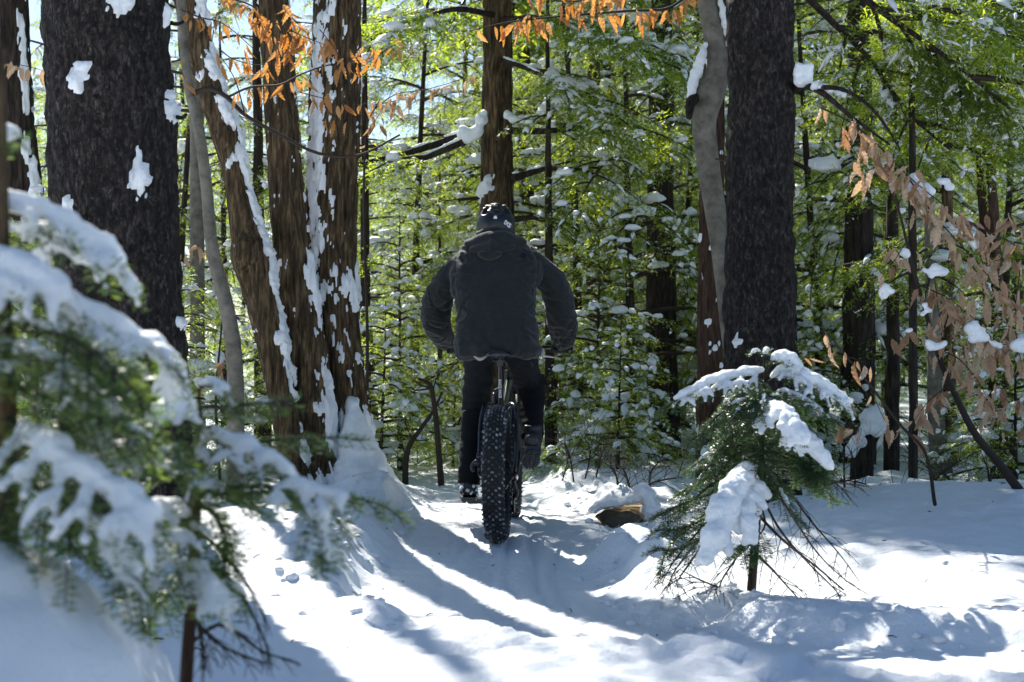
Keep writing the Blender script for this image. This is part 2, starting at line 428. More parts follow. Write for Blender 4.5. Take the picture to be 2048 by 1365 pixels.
# ------------------------------------------------------------------ conifer foliage
def expand(S, D, Nn, Ln, spacing, nl, nw, rg):
    k = np.maximum(1, np.ceil(Ln / spacing).astype(int)); idx = np.repeat(np.arange(len(S)), k)
    loc = np.arange(len(idx)) - np.repeat(np.cumsum(k) - k, k)
    u = (loc + rg.rand(len(idx)) * .6) / k[idx]
    P = S[idx] + D[idx] * (u * Ln[idx])[:, None]
    side = np.where(loc % 2 == 0, 1., -1.)[:, None]
    lat = np.cross(D[idx], Nn[idx])
    d = nrm(D[idx] * .55 + lat * side * .8 + rg.normal(size=(len(idx), 3)) * .28)
    pr = nrm(np.cross(d, Nn[idx] + rg.normal(size=(len(idx), 3)) * .45))
    l = (nl * (.65 + .7 * rg.rand(len(idx))))[:, None]
    V = np.stack([P + pr * nw * .5, P - pr * nw * .5, P + d * l], 1)
    return V
def add_tris(mb, V): mb.add(V.reshape(-1, 3), T=np.arange(len(V) * 3).reshape(-1, 3))
def strips(mb, S, D, Ln, Rr, rg, seg=6):
    """small ridges of snow lying along twigs"""
    if not len(S): return
    pf = np.array([.1, .75, 1, .85, .55, .08]); us = np.linspace(0, 1, 6); n = len(S)
    lat = nrm(np.cross(D, [0, 0, 1.])); up = np.cross(lat, D)
    rr = Rr[:, None] * pf[None] * (.75 + .5 * rg.rand(n, 6))
    C = S[:, None] + D[:, None] * (us[None] * Ln[:, None])[..., None] - np.array([0, 0, 1.]) * (us[None] ** 2 * Ln[:, None] * .12)[..., None] + up[:, None] * (rr * .35)[..., None]
    th = np.arange(seg) * 2 * math.pi / seg
    V = C[:, :, None] + rr[..., None, None] * (np.cos(th)[None, None, :, None] * lat[:, None, None] + .62 * np.sin(th)[None, None, :, None] * up[:, None, None])
    i = np.arange(n * 6 * seg).reshape(n, 6, seg); j = np.roll(i, -1, 2)
    mb.add(V, Q=np.stack([i[:, :-1], j[:, :-1], j[:, 1:], i[:, 1:]], -1))
def blobs(mb, C, Rr, rg, level=2, rough=.35):
    if not len(C): return
    v, f = ICO[level]; n = len(C); nv = len(v)
    a = rg.rand(n) * 6.28; off = rg.rand(n, 3) * 50
    p = (v[None] * 1.3 + off[:, None]).reshape(-1, 3)
    d = (1 + rough * fbm(p, 2)).reshape(n, nv)
    W_ = v[None] * d[..., None] * Rr[:, None]
    x = W_[..., 0] * np.cos(a)[:, None] - W_[..., 1] * np.sin(a)[:, None]; y = W_[..., 0] * np.sin(a)[:, None] + W_[..., 1] * np.cos(a)[:, None]
    z = np.where(W_[..., 2] < 0, W_[..., 2] * .45, W_[..., 2])
    mb.add(np.stack([x, y, z], -1) + C[:, None], T=(f[None] + (np.arange(n) * nv)[:, None, None]).reshape(-1, 3))

blobs(cr, np.stack(CRX, 1), (.006 + .026 * np.random.RandomState(5).rand(len(CRX[0]), 1) ** 2.5) * np.array([1, 1, .8]), np.random.RandomState(6), 1, .5)
build('snow_crumbs', cr, SNOW, kind='stuff')
def hem_branch(B, az, Lb, p0, droop, rg, o, sp=.024, nl=.036, nw=.015, snow=.4, sw=.02, tw=.055):
    """one flat drooping hemlock bough added to the meshes in o"""
    h = np.array([math.cos(az), math.sin(az), 0]); up = np.array([0, 0, 1.])
    ax = lambda t: B + h * (Lb * t)[:, None] + up * (Lb * (p0 * t - droop * t * t))[:, None]
    ts = np.linspace(0, 1, 7); o['branch'].tube(ax(ts), np.linspace(.006 + .011 * Lb, .002, 7), seg=4, cap=False)
    n = max(6, int(Lb / tw)); t = np.linspace(.14, 1, n) + rg.rand(n) * .03
    tan = nrm(h + up * (p0 - 2 * droop * t)[:, None]); S = ax(t)
    lat0 = np.cross(tan, up); lat0 = nrm(lat0)
    sg = np.where(np.arange(n) % 2 == 0, 1., -1.)[:, None]
    roll = rg.normal(size=n) * .35
    D = nrm(tan * .65 + lat0 * sg * .75 + up * (roll - .22)[:, None]); D[-1] = tan[-1]
    Ln = np.minimum(.52, Lb * .42) * (np.clip(1 - t, 0, 1) ** .65) * (.6 + .5 * rg.rand(n)) + .07
    Nn = nrm(np.cross(D, np.cross(up + rg.normal(size=(n, 3)) * .35, D)))
    # second order twigs
    m = np.maximum(2, (Ln / .032).astype(int)); idx = np.repeat(np.arange(n), m)
    loc = np.arange(len(idx)) - np.repeat(np.cumsum(m) - m, m); u = (loc + .5) / m[idx]
    P = S[idx] + D[idx] * (u * Ln[idx])[:, None] - up * (u * u * Ln[idx] * .25)[:, None]
    s2 = np.where(loc % 2 == 0, 1., -1.)[:, None]
    lat = np.cross(D[idx], Nn[idx])
    D2 = nrm(D[idx] * .7 + lat * s2 * .7 - up * .18 + rg.normal(size=(len(idx), 3)) * .14)
    L2 = (.38 * Ln[idx] * (1 - u) + .025) * (.7 + .6 * rg.rand(len(idx)))
    SS = np.r_[S, P]; DD = np.r_[D, D2]; LL = np.r_[Ln, L2]; NN = np.r_[Nn, Nn[idx]]
    tv = expand(SS, DD, NN, LL, sp, nl, nw, rg); fz = rg.rand(len(tv)) < snow * .2
    add_tris(o['crown'], tv[~fz]); add_tris(o['snow'], tv[fz] + [0, 0, .005])
    if snow > 0:
        k = rg.rand(n) < snow
        k &= rg.rand(n) < .6; strips(o['snow'], S[k] + up * .006, D[k], Ln[k] * (.35 + .4 * rg.rand(k.sum())), sw * (.9 + .9 * rg.rand(k.sum())), rg)
        k2 = rg.rand(len(P)) < snow * .12
        strips(o['snow'], P[k2] + up * .004, D2[k2], L2[k2] * .6 + .012, sw * .62 * (.7 + .7 * rg.rand(k2.sum())), rg, seg=5)
        nb = rg.poisson(snow * Lb * 2.2)
        if nb:
            tb = .25 + .7 * rg.rand(nb)
            sc = (.45 + .75 * rg.rand(nb) ** 1.5)[:, None]
            blobs(o['snow'], ax(tb) + up * .02, np.array([.13, .075, .075]) * sc * min(1.2, .55 + .3 * Lb), rg)

def conifer(seed, Ht, r0, cb, Lmax, nb, bark, name, label, cat, group=None, snow=.4, sp=.024, nl=.036, nw=.015, sw=.02, p=(.12, .5), dr=.45, tw=.055, lean=0, foliage=None, side=None, expo=.75):
    rg = np.random.RandomState(seed)
    root = thing(name, label, cat, group=group)
    pts = np.array([[lean * t + .03 * Ht * .2 * math.sin(3 * t + seed), .02 * Ht * math.sin(2 * t + seed), Ht * t] for t in np.linspace(0, 1, 7)]); pts -= pts[0]; pts[0, 2] = -.3
    g = trunk_grid(pts, r0 * (1 - np.linspace(0, .93, 7)), 16, 60, 'fissured', seed, .35, .3)
    trunk(root, g, bark)
    o = dict(branch=MB(), crown=MB(), snow=MB())
    for k in range(nb):
        f = (k + rg.rand()) / nb; z = cb + (Ht * .985 - cb) * f
        Lb = Lmax * ((1 - f) ** expo) * (.6 + .5 * rg.rand()) + .12
        az = k * 2.4 + rg.rand() * .9
        if side is not None and abs(angdiff(az, side)) > 1.9: continue
        x = np.interp(z, pts[:, 2], pts[:, 0]); y = np.interp(z, pts[:, 2], pts[:, 1])
        hem_branch(np.array([x, y, z]), az, Lb, p[0] + (p[1] - p[0]) * f, dr * (.7 + .5 * rg.rand()), rg, o, sp, nl, nw, snow, sw, tw)
    build('branches', o['branch'], TWIG, root, kind='stuff')
    build('needles', o['crown'], foliage or HEM, root, smooth=False, kind='stuff')
    if o['snow'].n: build('snow_load', o['snow'], SNOW, root, kind='stuff')
    return root

# ------------------------------------------------------------------ the named trunks
def px_trunk(name, label, cat, prof, d, bark, kind, seed, top, seg=56, nr=260, flare=.3, group=None, zf=.2):
    """trunk from a list of (px, py, half width in px) read downwards, standing at distance d"""
    prof = prof[::-1]
    P = [at(a, b, d) for a, b, c in prof]; r = [c / F * d for a, b, c in prof]
    x, y = P[0][0], P[0][1]; z0 = g1(x, y)
    if P[0][2] > z0: P.insert(0, np.array([x, y, z0])); r.insert(0, r[0] * 1.04)
    P[0] = np.array([P[0][0], y, min(P[0][2], z0) - .25])
    e = P[-1] - P[-2]; e = e / abs(e[2])
    n = int(max(2, (top - P[-1][2]) / 1.2))
    z1 = P[-1][2]; r1 = r[-1]; b1 = P[-1]
    for k in range(1, n + 1):
        h = (top - z1) * k / n
        P.append(b1 + np.array([e[0] * h * .5, .02 * h * math.sin(seed), h])); r.append(r1 * (1 - .8 * k / n))
    root = thing(name, label, cat, (x, y, z0), group)
    g = trunk_grid(P, r, seg, nr, kind, seed, flare, zf)
    trunk(root, g, bark); return root, g

def stub(root, px, py, d, ln, r, m, ang=0, name='branch_stub'):
    a = at(px, py, d); mb = MB()
    mb.tube([a + [0, .06, 0], a + [math.sin(ang) * ln * .5, -ln * .5, 0], a + [math.sin(ang) * ln, -ln, -.2 * ln]], [r * 1.3, r, r * .8], 8, n=6); build(name, mb, m, root)

LS, gLS = px_trunk('spruce_tree', 'thick dark spruce trunk with rough bark and six stuck snow patches, left of the trail', 'tree',
    [(214, 0, 123), (226, 300, 124), (240, 600, 122), (254, 850, 124), (262, 1080, 136)], 6.4, BK_SPRUCE, 'scaly', 1, 9.5, 150, 520, .2)
def ls_spot(px, py, w, h, sl=0, th=None):
    cx = np.interp(py, [0, 300, 600, 850], [214, 226, 240, 254]); k = 6.4 / F
    z = H - (py - 740) * k * .96
    plaster(LS, gLS, spot(th if th is not None else px_theta(px, cx, 123), z, w * k * 1.25, h * k * 1.2, gLS, sl), .028, kind=None)
for a in [(192, 155, 20, 34, .35), (305, 352, 21, 38, 0), (170, 415, 11, 17, .2), (272, 6, 24, 24, .2), (337, 8, 8, 26, 0)]: ls_spot(*a)
ls_spot(350, 200, 26, 33, 0, -.12); ls_spot(366, 640, 20, 14, 0, -.1)
for a in [(195, 196), (307, 392), (170, 436), (277, 50), (300, 505)]: stub(LS, a[0], a[1], 6.12, .05, .012, BK_SPRUCE)
stick(LS, ats([(345, 232, 6.4), (362, 236, 6.35), (372, 230, 6.3)]), [.012, .01, .008], BK_SPRUCE, 'branch_stub')
stick(LS, ats([(335, 45, 6.4), (352, 48, 6.35), (366, 44, 6.3)]), [.012, .01, .008], BK_SPRUCE, 'branch_stub')

RS, gRS = px_trunk('spruce_tree', 'straight grey-barked spruce trunk behind the little snow-loaded fir', 'tree',
    [(1522, 0, 65), (1521, 300, 66), (1518, 700, 70), (1518, 1000, 76)], 8.3, BK_SPRUCE, 'scaly', 2, 11, 120, 520, .25)
plaster(RS, gRS, spot(px_theta(1467, 1518, 70), H + 55 / F * 8.3, .03, .04, gRS), .03)
stub(RS, 1519, 103, 8.1, .07, .012, BK_SPRUCE); stub(RS, 1590, 640, 8.25, .04, .01, BK_SPRUCE, 1.2)
stick(RS, ats([(1533, 355, 8.1), (1548, 372, 7.95), (1570, 398, 7.85)]), [.009, .007, .004], TWIG)
stick(RS, ats([(1585, 178, 8.25), (1612, 172, 8.1), (1650, 190, 8.0), (1700, 232, 7.9), (1780, 290, 7.8)]), [.028, .024, .017, .012, .006], BK_DARK, n=20)
stick(RS, ats([(1625, 176, 8.05), (1680, 178, 7.9), (1730, 205, 7.8), (1770, 250, 7.7), (1800, 300, 7.6)]), [.018, .013, .010, .007, .004], BK_DARK, n=20)
sn = MB()
rgs = np.random.RandomState(5)
for px, py, r in [(1600, 150, 16), (1610, 146, 16), (1604, 160, 17), (1613, 158, 14), (1598, 140, 11), (1612, 138, 10)]: sn.ball(at(px, py, 8.08), [r / F * 8.1] * 3)
for px, py, r in [(1630, 172, 6), (1645, 176, 7), (1660, 181, 7), (1675, 186, 6), (1686, 190, 5)]: sn.ball(at(px, py, 8.0), [r / F * 8.1] * 3)
sn.box(at(1606, 150, 8.08), (.085, .08, .10)); V, Q, T, _ = remesh(sn, .009, 3, .022, 13); build('snow_cap', (V, Q, T), SNOWC, RS, kind='stuff')

HA, gA = px_trunk('hemlock_tree', 'fissured brown trunk standing between the leaning trunk and the snow-plastered trunk', 'tree',
    [(549, 0, 29), (565, 256, 31), (582, 476, 33), (612, 714, 38), (632, 900, 45), (640, 965, 54)], 9.5, BK_HEM, 'fissured', 3, 11, 110, 520, .3)
HB, gB = px_trunk('hemlock_tree', 'fissured brown trunk plastered with snow down its left side, right of the twin', 'tree',
    [(677, 0, 44), (668, 256, 49), (662, 476, 46), (676, 714, 44), (692, 900, 52)], 9.75, BK_HEM, 'fissured', 4, 12, 120, 520, .25)
HC, gC = px_trunk('hemlock_tree', 'knobbly brown trunk leaning left with snow along its upper edge', 'tree',
    [(378, 0, 27), (421, 183, 23), (447, 256, 26), (472, 366, 21), (496, 476, 31), (503, 520, 37), (517, 582, 31), (548, 714, 27), (574, 850, 25), (594, 975, 28)], 9.3, BK_HEM, 'fissured', 5, 6, 96, 520, .2)
# wind-packed snow on bark
def mB(TH, Z, V):
    band = np.exp(-(angdiff(TH, -2.25) / .62) ** 2) * sst(1.2, 1.9, Z) * (1 - sst(3.35, 3.6, Z) * .5)
    low = np.exp(-((Z - 1.48) / .17) ** 2) * .75 + sst(.75, .45, Z) * 1.1 + np.exp(-((Z - 1.0) / .12) ** 2) * .45
    return np.maximum(band, low) - .66 + .9 * fbm(V * np.array([17, 17, 7]), 4, .62) 
plaster(HB, gB, mB, .02)
def mA(TH, Z, V):
    e = np.exp(-(angdiff(TH, -.35) / .5) ** 2)
    zz = np.exp(-((Z - .55) / .28) ** 2) * 1.0 + np.exp(-((Z - 1.5) / .16) ** 2) * .8 + .35 * sst(2.3, 1.6, Z)
    c = e * zz + .55 * np.exp(-((Z - .18) / .06) ** 2) * np.exp(-(angdiff(TH, -1.2) / .5) ** 2)
    return c - .5 + .7 * fbm(V * np.array([15, 15, 7]), 4, .6)
plaster(HA, gA, mA, .022)
def mC(TH, Z, V):
    e = np.exp(-(angdiff(TH, -.1) / .75) ** 2)
    return e - .66 + .95 * fbm(V * np.array([8, 8, 4]), 4, .6) + .55 * np.exp(-((Z - 2.55) / .14) ** 2) * np.exp(-(angdiff(TH, -1.1) / .7) ** 2) - .35 * sst(.9, .5, Z)
plaster(HC, gC, mC, .03)
sn = MB(); kn = MB()
for c_, r_ in ((at(492, 505, 9.2), [.09, .07, .12]), (at(446, 275, 9.25), [.06, .05, .10])):
    kn = MB(); kn.ball(c_, r_, 3); V, Q, T, _ = remesh(kn, .012, 2, .02, 12); build('burl', (V, Q, T), BK_HEM, HC)
# snow drift leaning on the twin trunks
dr = thing('snow_drift', 'smooth cone of snow banked against the right side of the snow-plastered trunk', 'snow drift', (*at(740, 985, 9.35)[:2], .1))
mb = MB(); zs = np.linspace(-.25, .74, 22); f = (zs - .05) / .69
C = np.stack([np.interp(f, [-.4, 0, .25, .6, 1], [-.93, -.945, -.985, -1.04, -1.085]), np.interp(f, [-.4, 0, 1], [9.32, 9.36, 9.62]), zs], 1)
mb.rings(C, np.interp(f, [-.4, 0, .25, .6, 1], [.36, .29, .20, .115, .03]), np.interp(f, [-.4, 0, .3, 1], [.5, .36, .22, .05]), 40)
V, Q, T, _ = remesh(mb, .02, 5, .018, 9); build('drift_snow', (V, Q, T), SNOWC, dr)

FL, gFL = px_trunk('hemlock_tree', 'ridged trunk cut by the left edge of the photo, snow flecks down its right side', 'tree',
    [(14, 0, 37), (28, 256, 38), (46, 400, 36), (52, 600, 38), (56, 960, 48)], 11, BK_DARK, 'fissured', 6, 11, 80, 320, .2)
plaster(FL, gFL, lambda TH, Z, V: np.exp(-(angdiff(TH, -.5) / .6) ** 2) - .85 + 1.1 * fbm(V * np.array([8, 8, 4]), 4), .02)
BT, gBT = px_trunk('beech_tree', 'slender smooth grey beech stem bowing right beside the thick dark spruce', 'tree',
    [(362, 0, 9), (368, 92, 9), (379, 183, 10), (397, 256, 11), (412, 366, 11.5), (425, 500, 13), (450, 600, 15), (466, 690, 16), (472, 800, 16.5), (470, 985, 18)], 8.5, BK_BEECH, 'smooth', 7, 5.5, 28, 200, .1)
GT, _ = px_trunk('beech_tree', 'straight slim grey trunk half hidden behind the bowing beech stem', 'tree',
    [(392, 0, 12), (394, 300, 14), (395, 760, 15), (396, 900, 17)], 12.2, BK_BEECH, 'smooth', 8, 9, 24, 120, .2)
CT, gCT = px_trunk('hemlock_tree', 'brown trunk rising straight behind the rider with snowy side branches', 'tree',
    [(994, 0, 26), (995, 200, 28), (994, 340, 30), (992, 500, 33), (992, 930, 36)], 13, BK_HEM, 'fissured', 9, 8.2, 64, 320, .3)
plaster(CT, gCT, spot(-2.5, at(0, 380, 13)[2], .09, .13, gCT, .6), .05)
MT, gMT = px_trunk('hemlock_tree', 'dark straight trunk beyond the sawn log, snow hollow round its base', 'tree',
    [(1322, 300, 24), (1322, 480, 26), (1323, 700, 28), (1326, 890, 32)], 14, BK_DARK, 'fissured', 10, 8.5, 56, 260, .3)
BR, gBR = px_trunk('cedar_tree', 'red-brown stringy trunk just left of the straight spruce', 'tree',
    [(1432, 0, 20), (1424, 300, 22), (1421, 600, 24), (1423, 950, 30)], 10.5, BK_RED, 'fissured', 11, 10, 56, 320, .2)
plaster(BR, gBR, lambda TH, Z, V: .45 * np.exp(-(angdiff(TH, -1.2) / .7) ** 2) * sst(1.1, .5, Z) - .4 + .6 * fbm(V * 9, 3), .02)
CB, gCB = px_trunk('beech_tree', 'smooth grey beech trunk curving in an S close against the straight spruce', 'tree',
    [(1414, 0, 20), (1431, 82, 22), (1436, 137, 23), (1420, 185, 31), (1408, 247, 24), (1416, 330, 23), (1429, 412, 22), (1444, 494, 23), (1456, 577, 24), (1466, 660, 25), (1478, 760, 26), (1490, 980, 30)], 9.2, BK_BEECH, 'smooth', 12, 7, 40, 300, .1)
sn = MB()
for px, py, r in [(1412, 92, 5), (1407, 105, 8), (1401, 120, 10), (1396, 135, 11), (1391, 150, 11), (1387, 165, 11), (1383, 180, 10), (1380, 192, 7), (1380, 203, 5)]: sn.ball(at(px, py, 9.15), np.array([r, r * 1.6, r * 1.5]) / F * 9.2)
for px, py, r in [(1441, 5, 6), (1446, 25, 8), (1450, 45, 8), (1453, 65, 7), (1456, 85, 6), (1458, 100, 4)]: sn.ball(at(px, py, 9.15), np.array([r, r * 1.6, r * 1.8]) / F * 9.2)
V, Q, T, _ = remesh(sn, .010, 3, .008, 20); build('snow_cap', (V, Q, T), SNOWC, CB, kind='stuff')
stick(CB, ats([(1395, 195, 9.2), (1382, 205, 9.1), (1378, 235, 9.0)]), [.04, .035, .02], BK_DARK, 'branch_stub', 10)
stick(CB, ats([(1432, 318, 9.05), (1455, 322, 8.7), (1480, 318, 8.5)]), [.006, .005, .003], TWIG)

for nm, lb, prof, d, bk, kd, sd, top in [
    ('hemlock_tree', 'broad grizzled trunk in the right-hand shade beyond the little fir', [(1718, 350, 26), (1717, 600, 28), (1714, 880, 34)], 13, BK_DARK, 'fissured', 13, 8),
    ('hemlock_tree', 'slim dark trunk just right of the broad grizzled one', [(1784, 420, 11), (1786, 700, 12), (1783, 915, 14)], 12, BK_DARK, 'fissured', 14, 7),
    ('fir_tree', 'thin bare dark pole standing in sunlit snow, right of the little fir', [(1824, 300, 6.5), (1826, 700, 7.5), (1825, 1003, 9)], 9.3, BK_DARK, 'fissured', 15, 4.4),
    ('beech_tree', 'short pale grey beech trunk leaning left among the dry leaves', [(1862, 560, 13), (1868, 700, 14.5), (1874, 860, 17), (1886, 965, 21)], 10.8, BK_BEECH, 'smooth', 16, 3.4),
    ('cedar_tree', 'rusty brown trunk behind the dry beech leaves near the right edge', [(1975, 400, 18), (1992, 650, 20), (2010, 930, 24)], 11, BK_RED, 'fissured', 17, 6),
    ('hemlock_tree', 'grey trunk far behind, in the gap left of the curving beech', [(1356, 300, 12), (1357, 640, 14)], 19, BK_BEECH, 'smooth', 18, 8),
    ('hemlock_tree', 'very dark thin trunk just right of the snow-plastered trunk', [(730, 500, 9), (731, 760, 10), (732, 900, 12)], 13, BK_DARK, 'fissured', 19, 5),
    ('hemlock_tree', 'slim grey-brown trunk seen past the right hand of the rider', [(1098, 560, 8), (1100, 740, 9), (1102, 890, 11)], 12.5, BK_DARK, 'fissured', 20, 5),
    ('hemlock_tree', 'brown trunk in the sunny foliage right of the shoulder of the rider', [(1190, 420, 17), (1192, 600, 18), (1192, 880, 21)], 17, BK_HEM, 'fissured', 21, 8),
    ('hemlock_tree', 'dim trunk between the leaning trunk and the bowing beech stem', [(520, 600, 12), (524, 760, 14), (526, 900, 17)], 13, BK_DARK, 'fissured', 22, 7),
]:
    px_trunk(nm, lb, 'tree', prof, d, bk, kd, sd, top, 28, 120, .25)

# boughs on the trunk behind the rider, lined with snow
def bough(root, pts, d, r0, snow=True, seed=0, tw=6, fol=1.0, sr=.022):
    rg = np.random.RandomState(seed)
    P = ats(pts, d); mb = MB(); mb.tube(P, [r0, r0 * .25], 8, n=24); build('branch', mb, BK_DARK, root)
    if snow:
        q = resample(P, 40); sm = MB()
        for k in range(1, 36):
            s = perlin(np.array([[k * .23, seed * 3.1, 0]]))[0]
            if s > -.12: sm.ball(q[k] + [0, 0, r0 * (1 - k / 45) + sr * .3], np.array([1, 1, .75]) * sr * (1 + s) * (1.1 - k / 60), 1)
        V, Q, T, _ = remesh(sm, .012, 3, .006, 20); build('snow_cap', (V, Q, T), SNOW, root, kind='stuff')
    o = dict(branch=MB(), crown=MB(), snow=MB()); q = resample(P, 60)
    for k in range(tw):
        i = int(18 + 40 * (k + rg.rand()) / tw); i = min(i, 59)
        az = math.atan2(P[-1][1] - P[0][1], P[-1][0] - P[0][0]) + rg.choice([-1, 1]) * (.4 + .5 * rg.rand())
        hem_branch(q[i], az, (.5 + .6 * rg.rand()) * fol, -.05, .35, rg, o, snow=.35)
    build('twigs', o['branch'], TWIG, root, kind='stuff'); build('needles', o['crown'], HEM, root, smooth=False, kind='stuff'); build('snow_load', o['snow'], SNOW, root, kind='stuff')
bough(CT, [(965, 262), (900, 280), (830, 302), (715, 330), (640, 345)], 12.8, .045, True, 1)
bough(CT, [(960, 268), (890, 300), (800, 335), (720, 358), (650, 385)], 12.7, .035, True, 2)
bough(CT, [(1022, 262), (1100, 262), (1180, 250), (1270, 215)], 12.8, .035, True, 3)
bough(CT, [(1022, 358), (1075, 342), (1140, 324)], 12.8, .04, True, 4, 2)
bough(CT, [(1022, 440), (1075, 436), (1125, 452)], 12.6, .03, False, 5, 2)
bough(CT, [(1022, 240), (1060, 243), (1150, 258)], 12.9, .03, True, 6, 3)
sn = MB()
for px, py, r in [(962, 240, 14), (955, 262, 14), (945, 270, 13), (935, 278, 11), (928, 262, 12), (922, 268, 9), (968, 225, 7), (1015, 230, 10), (1028, 238, 10), (1045, 243, 7)]: sn.ball(at(px, py, 12.65), np.array([r, r, r]) / F * 12.7)
V, Q, T, _ = remesh(sn, .014, 3, .012, 14); build('snow_cap', (V, Q, T), SNOWC, CT, kind='stuff')

def crown(root, x, y, z0, z1, Lb, n, seed, snow=.2):
    rg = np.random.RandomState(seed); o = dict(branch=MB(), crown=MB(), snow=MB())
    for k in range(n):
        f = (k + rg.rand()) / n
        hem_branch(np.array([x, y, z0 + (z1 - z0) * f]), k * 2.4 + rg.rand(), Lb * (1 - .75 * f) * (.6 + .5 * rg.rand()), .05 + .4 * f, .4, rg, o, .07, .10, .045, snow, .04, .12)
    build('crown_branches', o['branch'], TWIG, root, kind='stuff'); build('crown_needles', o['crown'], HEM, root, smooth=False, kind='stuff'); build('crown_snow', o['snow'], SNOW, root, kind='stuff')
crown(CT, at(994, 0, 13)[0] + .25, 13, 4.7, 6.9, 2.3, 100, 41)  # unseen crown added off its trunk axis to shade the snow at right
for r_, px_, d_, z_, t_, s_ in ((LS, 214, 6.4, 5.6, 9.4, 42), (RS, 1522, 8.3, 5.8, 11, 43), (HA, 549, 9.5, 6.2, 10.5, 44), (HB, 677, 9.75, 6.6, 11.5, 45), (MT, 1322, 14, 5.6, 8.6, 46), (BR, 1432, 10.5, 6, 10, 47)):
    crown(r_, at(px_, 0, d_)[0] + .04 * (r_ is not LS), d_, z_, t_, 1.9, 26, s_)
bough(RS, [(1590, -70, 8.4), (1700, -20, 8.6), (1800, 50, 8.7), (1900, 120, 8.8), (2010, 210, 8.9)], None, .03, False, 11, 16, 1.3)
bough(RS, [(1600, -130, 8.4), (1740, -60, 8.8), (1860, 10, 9.0), (1960, 60, 9.2), (2070, 100, 9.3)], None, .03, True, 12, 16, 1.3)
bough(RS, [(1590, -30, 8.5), (1660, 40, 9.0), (1740, 120, 9.3), (1820, 230, 9.6), (1900, 300, 9.8)], None, .025, False, 13, 14, 1.1)
bough(CT, [(1005, 40, 12.9), (1100, 40, 12.4), (1190, 80, 12.0), (1290, 150, 11.8)], None, .03, False, 14, 14, 1.2)
bough(CT, [(985, 30, 12.9), (900, 20, 12.3), (800, 60, 12.0), (730, 110, 11.8)], None, .03, True, 15, 12, 1.1)
bough(CT, [(1005, 120, 12.9), (1080, 150, 12.4), (1150, 200, 12.2), (1230, 260, 12.1)], None, .025, True, 16, 12, 1.0)

# ------------------------------------------------------------------ hemlocks in leaf
def plant(proto, x, y, s, rot, label, used={}, group=None, zoff=0):
    o = proto if proto.name not in used else copy_tree(proto)
    used[proto.name] = 1
    o.location = (x, y, g1(x, y) + zoff); o.rotation_euler = (0, 0, rot); o.scale = (s, s, s); o['label'] = label
    if group: o['group'] = group
    return o
PS = conifer(14, 2.3, .025, .25, .95, 40, BK_DARK, 'hemlock_sapling', 'x', 'tree', snow=.38, sp=.016, nl=.026, nw=.011, sw=.022, tw=.045, p=(.1, .6))
PT = conifer(15, 1.5, .018, .12, .7, 30, BK_DARK, 'hemlock_sapling', 'x', 'tree', snow=.5, sp=.016, nl=.026, nw=.011, sw=.026, tw=.045)
def old_hemlock(seed, Ht, r0, cb, Lmax, nb, name, bark, coarse=1.0, snow=.3, expo=.5, sec=9):
    rg = np.random.RandomState(seed); root = thing(name, 'x', 'tree'); up = np.array([0, 0, 1.])
    pts = np.array([[.10 * Ht * .3 * math.sin(2.2 * t + seed), .02 * Ht * math.sin(2 * t + seed), Ht * t] for t in np.linspace(0, 1, 7)]); pts -= pts[0]; pts[0, 2] = -.3
    g = trunk_grid(pts, r0 * (1 - np.linspace(0, .9, 7)), 16, 60, 'fissured', seed, .35, .3); trunk(root, g, bark)
    o = dict(branch=MB(), crown=MB(), snow=MB()); sp, nl, nw = .020 * coarse, .031 * coarse, .0105 * coarse
    for k in range(nb):
        f = (k + rg.rand()) / nb; z = cb + (Ht * .98 - cb) * f; Lb = Lmax * (1 - f) ** expo * (.45 + .6 * rg.rand()) + .25
        az = rg.rand() * 6.283; p0 = rg.uniform(-.12, .30) + .35 * f; dr = rg.uniform(.18, .5); bend = rg.normal() * .35
        B = np.array([np.interp(z, pts[:, 2], pts[:, 0]), np.interp(z, pts[:, 2], pts[:, 1]), z])
        t = np.linspace(0, 1, 12); a_ = az + bend * t
        q = B + np.cumsum(np.r_[[[0, 0, 0]], np.stack([np.cos(a_[1:]), np.sin(a_[1:]), p0 - 2 * dr * t[1:]], 1) * Lb / 11], 0)
        o['branch'].tube(q, np.linspace(.008 + .009 * Lb, .003, 12), 5, cap=False)
        ns = max(4, int(sec * Lb / 1.6))
        for j in range(ns):
            u = .22 + .78 * (j + .5 * rg.rand()) / ns; i = min(10, int(u * 11)); b = q[i] + (q[i + 1] - q[i]) * (u * 11 - i)
            sg = 1 if j % 2 else -1; l = (.32 + .42 * Lb * .5 * (1 - .75 * u)) * (.65 + .55 * rg.rand())
            hem_branch(b, a_[i] + sg * (.45 + .5 * rg.rand()), min(l, 1.0), rg.uniform(-.15, .12), .35 + .35 * rg.rand(), rg, o, sp, nl, nw, snow, .02 * (1 + .6 * (coarse - 1)), .05 * coarse)
        hem_branch(q[-2], a_[-1], .4, -.15, .5, rg, o, sp, nl, nw, snow, .02 * coarse, .05 * coarse)
        if rg.rand() < snow * 2.2:
            nbl = rg.randint(2, 6); i = rg.randint(3, 11, nbl); sc = (.4 + .8 * rg.rand(nbl) ** 2)[:, None]
            blobs(o['snow'], q[i] + up * .03 + rg.normal(size=(nbl, 3)) * [.08, .08, .01], np.array([.16, .10, .075]) * sc, rg)
    build('branches', o['branch'], TWIG, root, kind='stuff'); build('needles', o['crown'], HEM, root, smooth=False, kind='stuff'); build('snow_load', o['snow'], SNOW, root, kind='stuff')
    return root
PA = old_hemlock(61, 6.8, .06, .5, 2.6, 30, 'hemlock_tree', BK_DARK)
PB = old_hemlock(62, 5.6, .05, .4, 2.3, 26, 'hemlock_tree', BK_DARK, snow=.35)
PC = old_hemlock(63, 7.4, .07, 1.8, 2.8, 26, 'hemlock_tree', BK_HEM, snow=.18)
